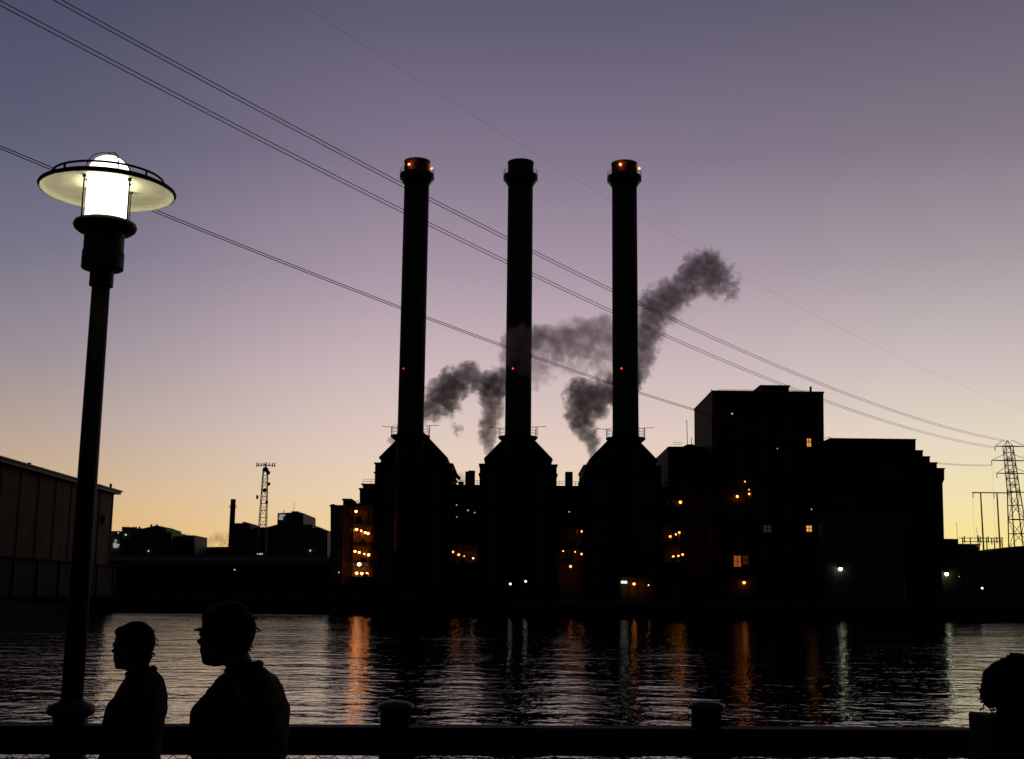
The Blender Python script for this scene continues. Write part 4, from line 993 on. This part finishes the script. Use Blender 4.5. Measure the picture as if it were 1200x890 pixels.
# ------------------------------------------------------------------ people
def melt(name, b, mat, parent, voxel=.009, smooth=6):
    """one continuous surface grown over the shapes collected in b"""
    me = bpy.data.meshes.new(name); me.from_pydata(b.v, [], b.f); o = bpy.data.objects.new(name, me); C.objects.link(o)
    md = o.modifiers.new('r', 'REMESH'); md.mode = 'VOXEL'; md.voxel_size = voxel
    sm = o.modifiers.new('s', 'SMOOTH'); sm.factor = .5; sm.iterations = smooth
    dg = bpy.context.evaluated_depsgraph_get()
    me2 = bpy.data.meshes.new_from_object(o.evaluated_get(dg)); o.modifiers.clear(); o.data = me2
    me2.materials.clear(); me2.materials.append(mat)
    for p_ in me2.polygons: p_.use_smooth = True; p_.material_index = 0
    o.parent = parent; return o
def loft(b, secs, n=20):
    v, f = [], []
    for x, y, z, rx, ry in secs:
        for k_ in range(n): t = 2 * math.pi * k_ / n; v.append((x + rx * math.cos(t), y + ry * math.sin(t), z))
    for j_ in range(len(secs) - 1):
        for k_ in range(n): k2 = (k_ + 1) % n; f.append((j_ * n + k_, j_ * n + k2, (j_ + 1) * n + k2, (j_ + 1) * n + k_))
    f.append(tuple(reversed(range(n)))); f.append(tuple((len(secs) - 1) * n + k_ for k_ in range(n)))
    b.add(v, f)
SKIN = material('skin', (.16, .09, .06), .75, scale=20, var=.1, spec=.2)
SKIN2 = material('deeper skin', (.1, .052, .035), .75, scale=20, var=.1, spec=.2)
def person(loc, rotz, H, lab, top, trou, shoe, skin, lean=0.0, bulk=1.0, stride=.16, head_fwd=.03, arm=(.3, -.3), head_k=1.0, hunch=0.0):
    """faces local +x; lengths for a 1.7 m figure scaled by H"""
    root = bpy.data.objects.new('person', None); C.objects.link(root); root.location = loc; root.rotation_euler = (0, 0, rotz)
    tag(root, lab, 'person')
    s = H / 1.7
    def q(x, y, z): return (s * (x + lean * max(0, z - .95)), s * y, s * z)
    def secs(g, lst): return [(q(x, 0, z)[0], 0, s * z, s * (rx * bulk + g), s * (ry * bulk + g)) for x, z, rx, ry in lst]
    TOR = [(0, .84, .115, .155), (0, .92, .125, .165), (.01, 1.02, .115, .15), (.015, 1.12, .12, .15), (.012, 1.24, .125, .168), (0, 1.33, .115, .18), (-.012, 1.385, .09, .16), (-.02, 1.435, .07, .115), (-.012, 1.475, .052, .055)]
    legs = [[q(.0, sg * .085, .88), q(st * stride * .55 + .04, sg * .09, .48), q(st * stride - .02, sg * .09, .08)] for sg, st in ((-1, 1), (1, -1))]
    arms = []
    for sg, sw in ((-1, arm[0]), (1, arm[1])):
        arms.append([q(-.01, sg * .15 * bulk, 1.355), q(sw * .26 - .01, sg * .19 * bulk, 1.12), q(sw * .62 + .05, sg * .185 * bulk, .90), q(sw * .72 + .065, sg * .18 * bulk, .83), sg, sw])
    b = MB(); loft(b, secs(0, TOR))
    loft(b, [(q(-.012, 0, 1.44)[0], 0, s * 1.44, s * .056, s * .058), (q(head_fwd * .5, 0, 1.54)[0], 0, s * 1.54, s * .054, s * .056)])
    hc = Vector(q(head_fwd, 0, 1.595)); k_ = s * head_k
    b.ball(tuple(hc + Vector((-.004, 0, .012)) * k_), .1 * k_, 12, (.98, .78, 1.05))
    b.ball(tuple(hc + Vector((.03, 0, -.052)) * k_), .066 * k_, 10, (.98, .88, 1.0))
    b.ball(tuple(hc + Vector((.062, 0, -.092)) * k_), .026 * k_, 8, (1, 1.2, .9))
    b.tube([tuple(hc + Vector((.088, 0, .012)) * k_), tuple(hc + Vector((.106, 0, -.022)) * k_), tuple(hc + Vector((.085, 0, -.034)) * k_)], [.009 * k_, .014 * k_, .012 * k_], 8)
    b.ball(tuple(hc + Vector((.083, 0, -.056)) * k_), .016 * k_, 8, (1, 1.6, .7))
    for sg in (-1, 1): b.ball(tuple(hc + Vector((-.012, sg * .08, -.018)) * k_), .03 * k_, 8, (.65, .35, 1.05))
    for lg in legs: b.tube(lg, [.085 * s * bulk, .055 * s, .038 * s], 12)
    for a in arms:
        sg, sw = a[4], a[5]; b.tube(a[:3], [.055 * s * bulk, .042 * s, .028 * s], 12); b.ball(a[0], .055 * s * bulk, 8)
        pw, pp = Vector(a[2]), Vector(a[3]); b.ball(tuple((pw + pp) / 2), .045 * s, 8, (.75, .42, 1.1)); b.ball(tuple(pp), .04 * s, 8, (.95, .4, 1.0))
        for dx, ln in ((-.03, .062), (-.011, .076), (.009, .08), (.028, .07)):
            b.tube([tuple(pp + Vector((dx, 0, -.02)) * s), tuple(pp + Vector((dx + .008, -sg * .006, -.03 - ln * .5)) * s), tuple(pp + Vector((dx + .022, -sg * .018, -.03 - ln)) * s)], [.0105 * s, .0098 * s, .0085 * s], 8)
        b.tube([tuple(pw + Vector((.02, -sg * .01, -.025)) * s), tuple(pp + Vector((.048, -sg * .018, .005)) * s), tuple(pp + Vector((.058, -sg * .026, -.04)) * s)], [.016 * s, .0125 * s, .01 * s], 8)
    body = melt('body', b, skin, root, .0075, 4)
    for sg in (-1, 1):
        b = MB(); b.sm = True; b.ball(tuple(hc + Vector((.079, sg * .032, .008)) * k_), .0125 * k_, 8); b.build('eye', material('eye', (.5, .48, .45), .2)).parent = root
    b = MB(); loft(b, secs(.016, TOR[:-1]) + [(q(-.014, 0, 1.462)[0], 0, s * 1.478, s * .07, s * .072)])
    for a in arms:
        mid = tuple(a[1][i] * .12 + a[2][i] * .88 for i in range(3))
        b.ball(a[0], .064 * s * bulk, 8); b.tube([a[0], a[1], mid], [.062 * s * bulk, .056 * s, .045 * s], 12)
    if hunch: b.ball(q(-.07, 0, 1.385), hunch * s, 10, (1, 1.6, 1))
    tp = melt('top', b, top, root, .011, 5)
    for v_ in tp.data.vertices:                                   # cloth folds
        c_ = v_.co; f_ = mnoise.noise(Vector((c_.x * 9 + c_.z * 6, c_.y * 9, c_.z * 13))) * .011 + mnoise.noise(Vector((c_.x * 22, c_.y * 22, c_.z * 30 + 5))) * .005
        v_.co = c_ + v_.normal * f_
    b = MB(); b.sm = True; b.tube([(q(-.014, 0, 0)[0] * 0 + x_ * 1.0, y_ * 1.0, z_) for x_, y_, z_ in [q(-.008 + .06 * math.cos(t), .064 * math.sin(t), 1.476 - .014 * math.cos(t)) for t in [2 * math.pi * i / 24 for i in range(24)]]], .016 * s, 8, True)
    b.build('collar', top).parent = root
    b = MB(); loft(b, secs(.012, [(0, .80, .11, .15), (0, .9, .122, .162), (0, .97, .12, .155)]))
    for lg in legs: b.tube([lg[0], lg[1], lg[2]], [.098 * s * bulk, .072 * s, .058 * s], 12)
    melt('trousers', b, trou, root, .012, 6)
    for lg in legs:
        a = Vector(lg[2]); b = MB(); b.ball((a.x - .01, a.y, .055), .05, 8, (1, .85, 1)); b.ball((a.x + .06, a.y, .04), .045, 8, (1.9, .95, .8)); b.ball((a.x + .12, a.y, .034), .036, 8, (1.4, 1.1, .85))
        melt('shoe', b, shoe, root, .01, 3)
    return root, hc, k_
HAIR = material('dark hair', (.008, .006, .005), .8, scale=60, var=.4, bump=.004, spec=.12)
PURPLE = material('plum knit top', (.06, .025, .058), .9, scale=30, bump=.003, spec=.08)
MAROON = material('dark red jacket', (.05, .011, .01), .85, scale=25, bump=.003, spec=.08)
NAVY = material('dark trousers', (.016, .017, .022), .85, scale=25, bump=.003, spec=.08)
SHOE = material('dark shoes', (.03, .028, .026), .6, scale=20, spec=.08)
OLIVE = material('dark top', (.06, .05, .05), .85, scale=25, bump=.003, spec=.08)
def join_into(o, mb):
    t_ = bpy.data.meshes.new('strands'); t_.from_pydata(mb.v, [], mb.f)
    bm = bmesh.new(); bm.from_mesh(o.data); bm.from_mesh(t_); bm.to_mesh(o.data); bm.free()
def hair_cap(root, hc, s, long=0.0, k=1.0, strands=500):
    """short hair over the crown and back of the head, open over the face"""
    b = MB(); c0 = hc + Vector((-.016, 0, .026)) * s
    b.ball(tuple(c0), .104 * s * k, 14, (1.0, .84, 1.02))
    b.ball(tuple(hc + Vector((-.05, 0, -.03 - long * .4)) * s), .062 * s * k, 10, (.85, 1.1, 1.0 + long * 6))
    b.ball(tuple(hc + Vector((.05, 0, .072)) * s), .045 * s, 8, (1, 1.35, .7))
    ho = melt('hair', b, HAIR, root, .01, 3)
    rnd = random.Random(int(hc.z * 1000)); b = MB(); vs = ho.data.vertices
    for i in range(strands):
        v_ = vs[rnd.randrange(len(vs))]; nn = v_.normal; d_ = (nn * .35 + Vector((-.35, 0, -.9)) + Vector((rnd.uniform(-.4, .4), rnd.uniform(-.4, .4), rnd.uniform(-.3, .3)))).normalized(); l_ = rnd.uniform(.012, .03) * s
        if v_.co.x > hc.x + .05 * s: continue
        b.tube([tuple(v_.co - nn * .004), tuple(v_.co + d_ * l_ * .5 + nn * .004), tuple(v_.co + d_ * l_)], [.0032, .0026, .0008], 4)
    join_into(ho, b)
p = P(164, 780, 5.35)
pr, hc, s_ = person((p.x, 5.35, 0), math.pi - R(9), 1.47, 'shorter person in a plum top walking left beside the lamp post', PURPLE, NAVY, SHOE, SKIN, lean=.0, bulk=.98, head_fwd=.045, arm=(.5, .1), stride=.2, head_k=.97)
hair_cap(pr, hc, s_, .03, .97, 110)
p = P(293, 780, 4.45)
pr, hc, s_ = person((p.x, 4.45, 0), math.pi - R(10), 1.552, 'taller stocky person in a dark red top walking left near the lamp', MAROON, NAVY, SHOE, SKIN, lean=.06, bulk=1.3, head_fwd=.07, arm=(.4, .05), stride=.22, head_k=1.0)
hair_cap(pr, hc, s_, 0.0, 1.03, 70)
b = MB(); b.sm = True                                            # short peak at the brow
v, f = [], []
for i in range(9):
    a = -1.0 + 2.0 * i / 8
    for r_b, zz in ((.08, .03), (.125 - .016 * abs(a), .018)):
        for dz in (0, .006): v.append((hc.x + r_b * s_ * math.cos(a), hc.y + r_b * s_ * math.sin(a) * .85, hc.z + (zz + dz) * s_))
for i in range(8): o_ = i * 4; f += [(o_, o_ + 4, o_ + 6, o_ + 2), (o_ + 1, o_ + 3, o_ + 7, o_ + 5), (o_ + 2, o_ + 6, o_ + 7, o_ + 3)]
b.add(v, f); o = b.build('cap_peak', SHOE); o.parent = pr

p = P(1193, 800, 5.4)
pr, hc, s_ = person((p.x, 5.4, 0), R(8), 1.345, 'curly-haired person at the right edge, wearing a backpack and facing right', OLIVE, NAVY, SHOE, SKIN2, lean=.03, bulk=.95, head_fwd=.01, arm=(.45, .35), stride=.05, head_k=1.12, hunch=.085)
# curly hair: a full rounded mass of ringlets
b = MB(); hk = hc + Vector((-.01, 0, -.012))
b.ball(tuple(hk), .115, 14, (1.42, 1.25, 1.2)); b.ball(tuple(hk + Vector((-.085, .0, -.035))), .08, 10, (1.0, 1.4, .85))
ho = melt('hair', b, HAIR, pr, .01, 4)
for v_ in ho.data.vertices:
    c_ = v_.co; lo = hk.z - .075
    if c_.z < lo: c_.z = lo - (lo - c_.z) * .25
    d_ = c_ - hk; c_ += v_.normal * (mnoise.noise(d_ * 11) * .016 + mnoise.noise(d_ * 28) * .007 + mnoise.noise(d_ * 60) * .004); v_.co = c_
rnd = random.Random(5); b = MB()
for i in range(330):
    v_ = ho.data.vertices[rnd.randrange(len(ho.data.vertices))]; dr = v_.normal.copy(); rel = v_.co - hk
    if rel.x > .1: continue
    low = max(0.0, .35 - rel.z / .12) if rel.x < .02 else .1
    out_ = (dr + Vector((-.2 * low, 0, -.8 * low))).normalized(); sd_ = out_.cross(Vector((.1, .2, 1))).normalized(); upv = sd_.cross(out_)
    rad = rnd.uniform(.004, .006) + min(low, 1) * rnd.uniform(0, .007); ln = rnd.uniform(.002, .008) + min(low, 1.2) * rnd.uniform(.004, .034); turns = rnd.uniform(.9, 1.8)
    c_ = v_.co - dr * .004
    b.tube([tuple(c_ + out_ * (ln * j_ / 11) + sd_ * (rad * math.cos(j_ / 11 * 6.28 * turns)) + upv * (rad * math.sin(j_ / 11 * 6.28 * turns))) for j_ in range(12)], .0028, 4)
join_into(ho, b)
# backpack on the person's back
bx, by, bz = P(1147.5, 850, 5.4).x + .043, 5.4, P(1160, 834.5, 5.4).z
root = thing('backpack', (bx, by, bz - .45), 'dark square-topped backpack on the curly-haired person at right', 'backpack')
bm = bmesh.new(); bmesh.ops.create_cube(bm, size=1.0); bmesh.ops.scale(bm, vec=(.085, .26, .42), verts=bm.verts); bmesh.ops.bevel(bm, geom=bm.edges[:], offset=.014, segments=3, affect='EDGES', profile=.6)
bmesh.ops.translate(bm, vec=(bx - .0, by, bz - .22), verts=bm.verts)
me = bpy.data.meshes.new('pack'); bm.to_mesh(me); bm.free(); me.materials.append(NAVY)
o = bpy.data.objects.new('pack', me); C.objects.link(o); o.parent = root; o.data.transform(Matrix.Translation(-root.location))
b = MB(); b.box(bx - .062, bx - .044, by - .1, by + .1, bz - .36, bz - .16); b.build('pocket', NAVY, root)
for sg in (-1, 1):
    b = MB(); b.sm = True; b.tube([(bx + .06, by + sg * .09, bz - .04), (bx + .12, by + sg * .1, bz + .005), (bx + .2, by + sg * .1, bz - .02), (bx + .24, by + sg * .1, bz - .14), (bx + .2, by + sg * .1, bz - .28), (bx + .06, by + sg * .09, bz - .38)], .012, 6); b.build('strap', NAVY, root)
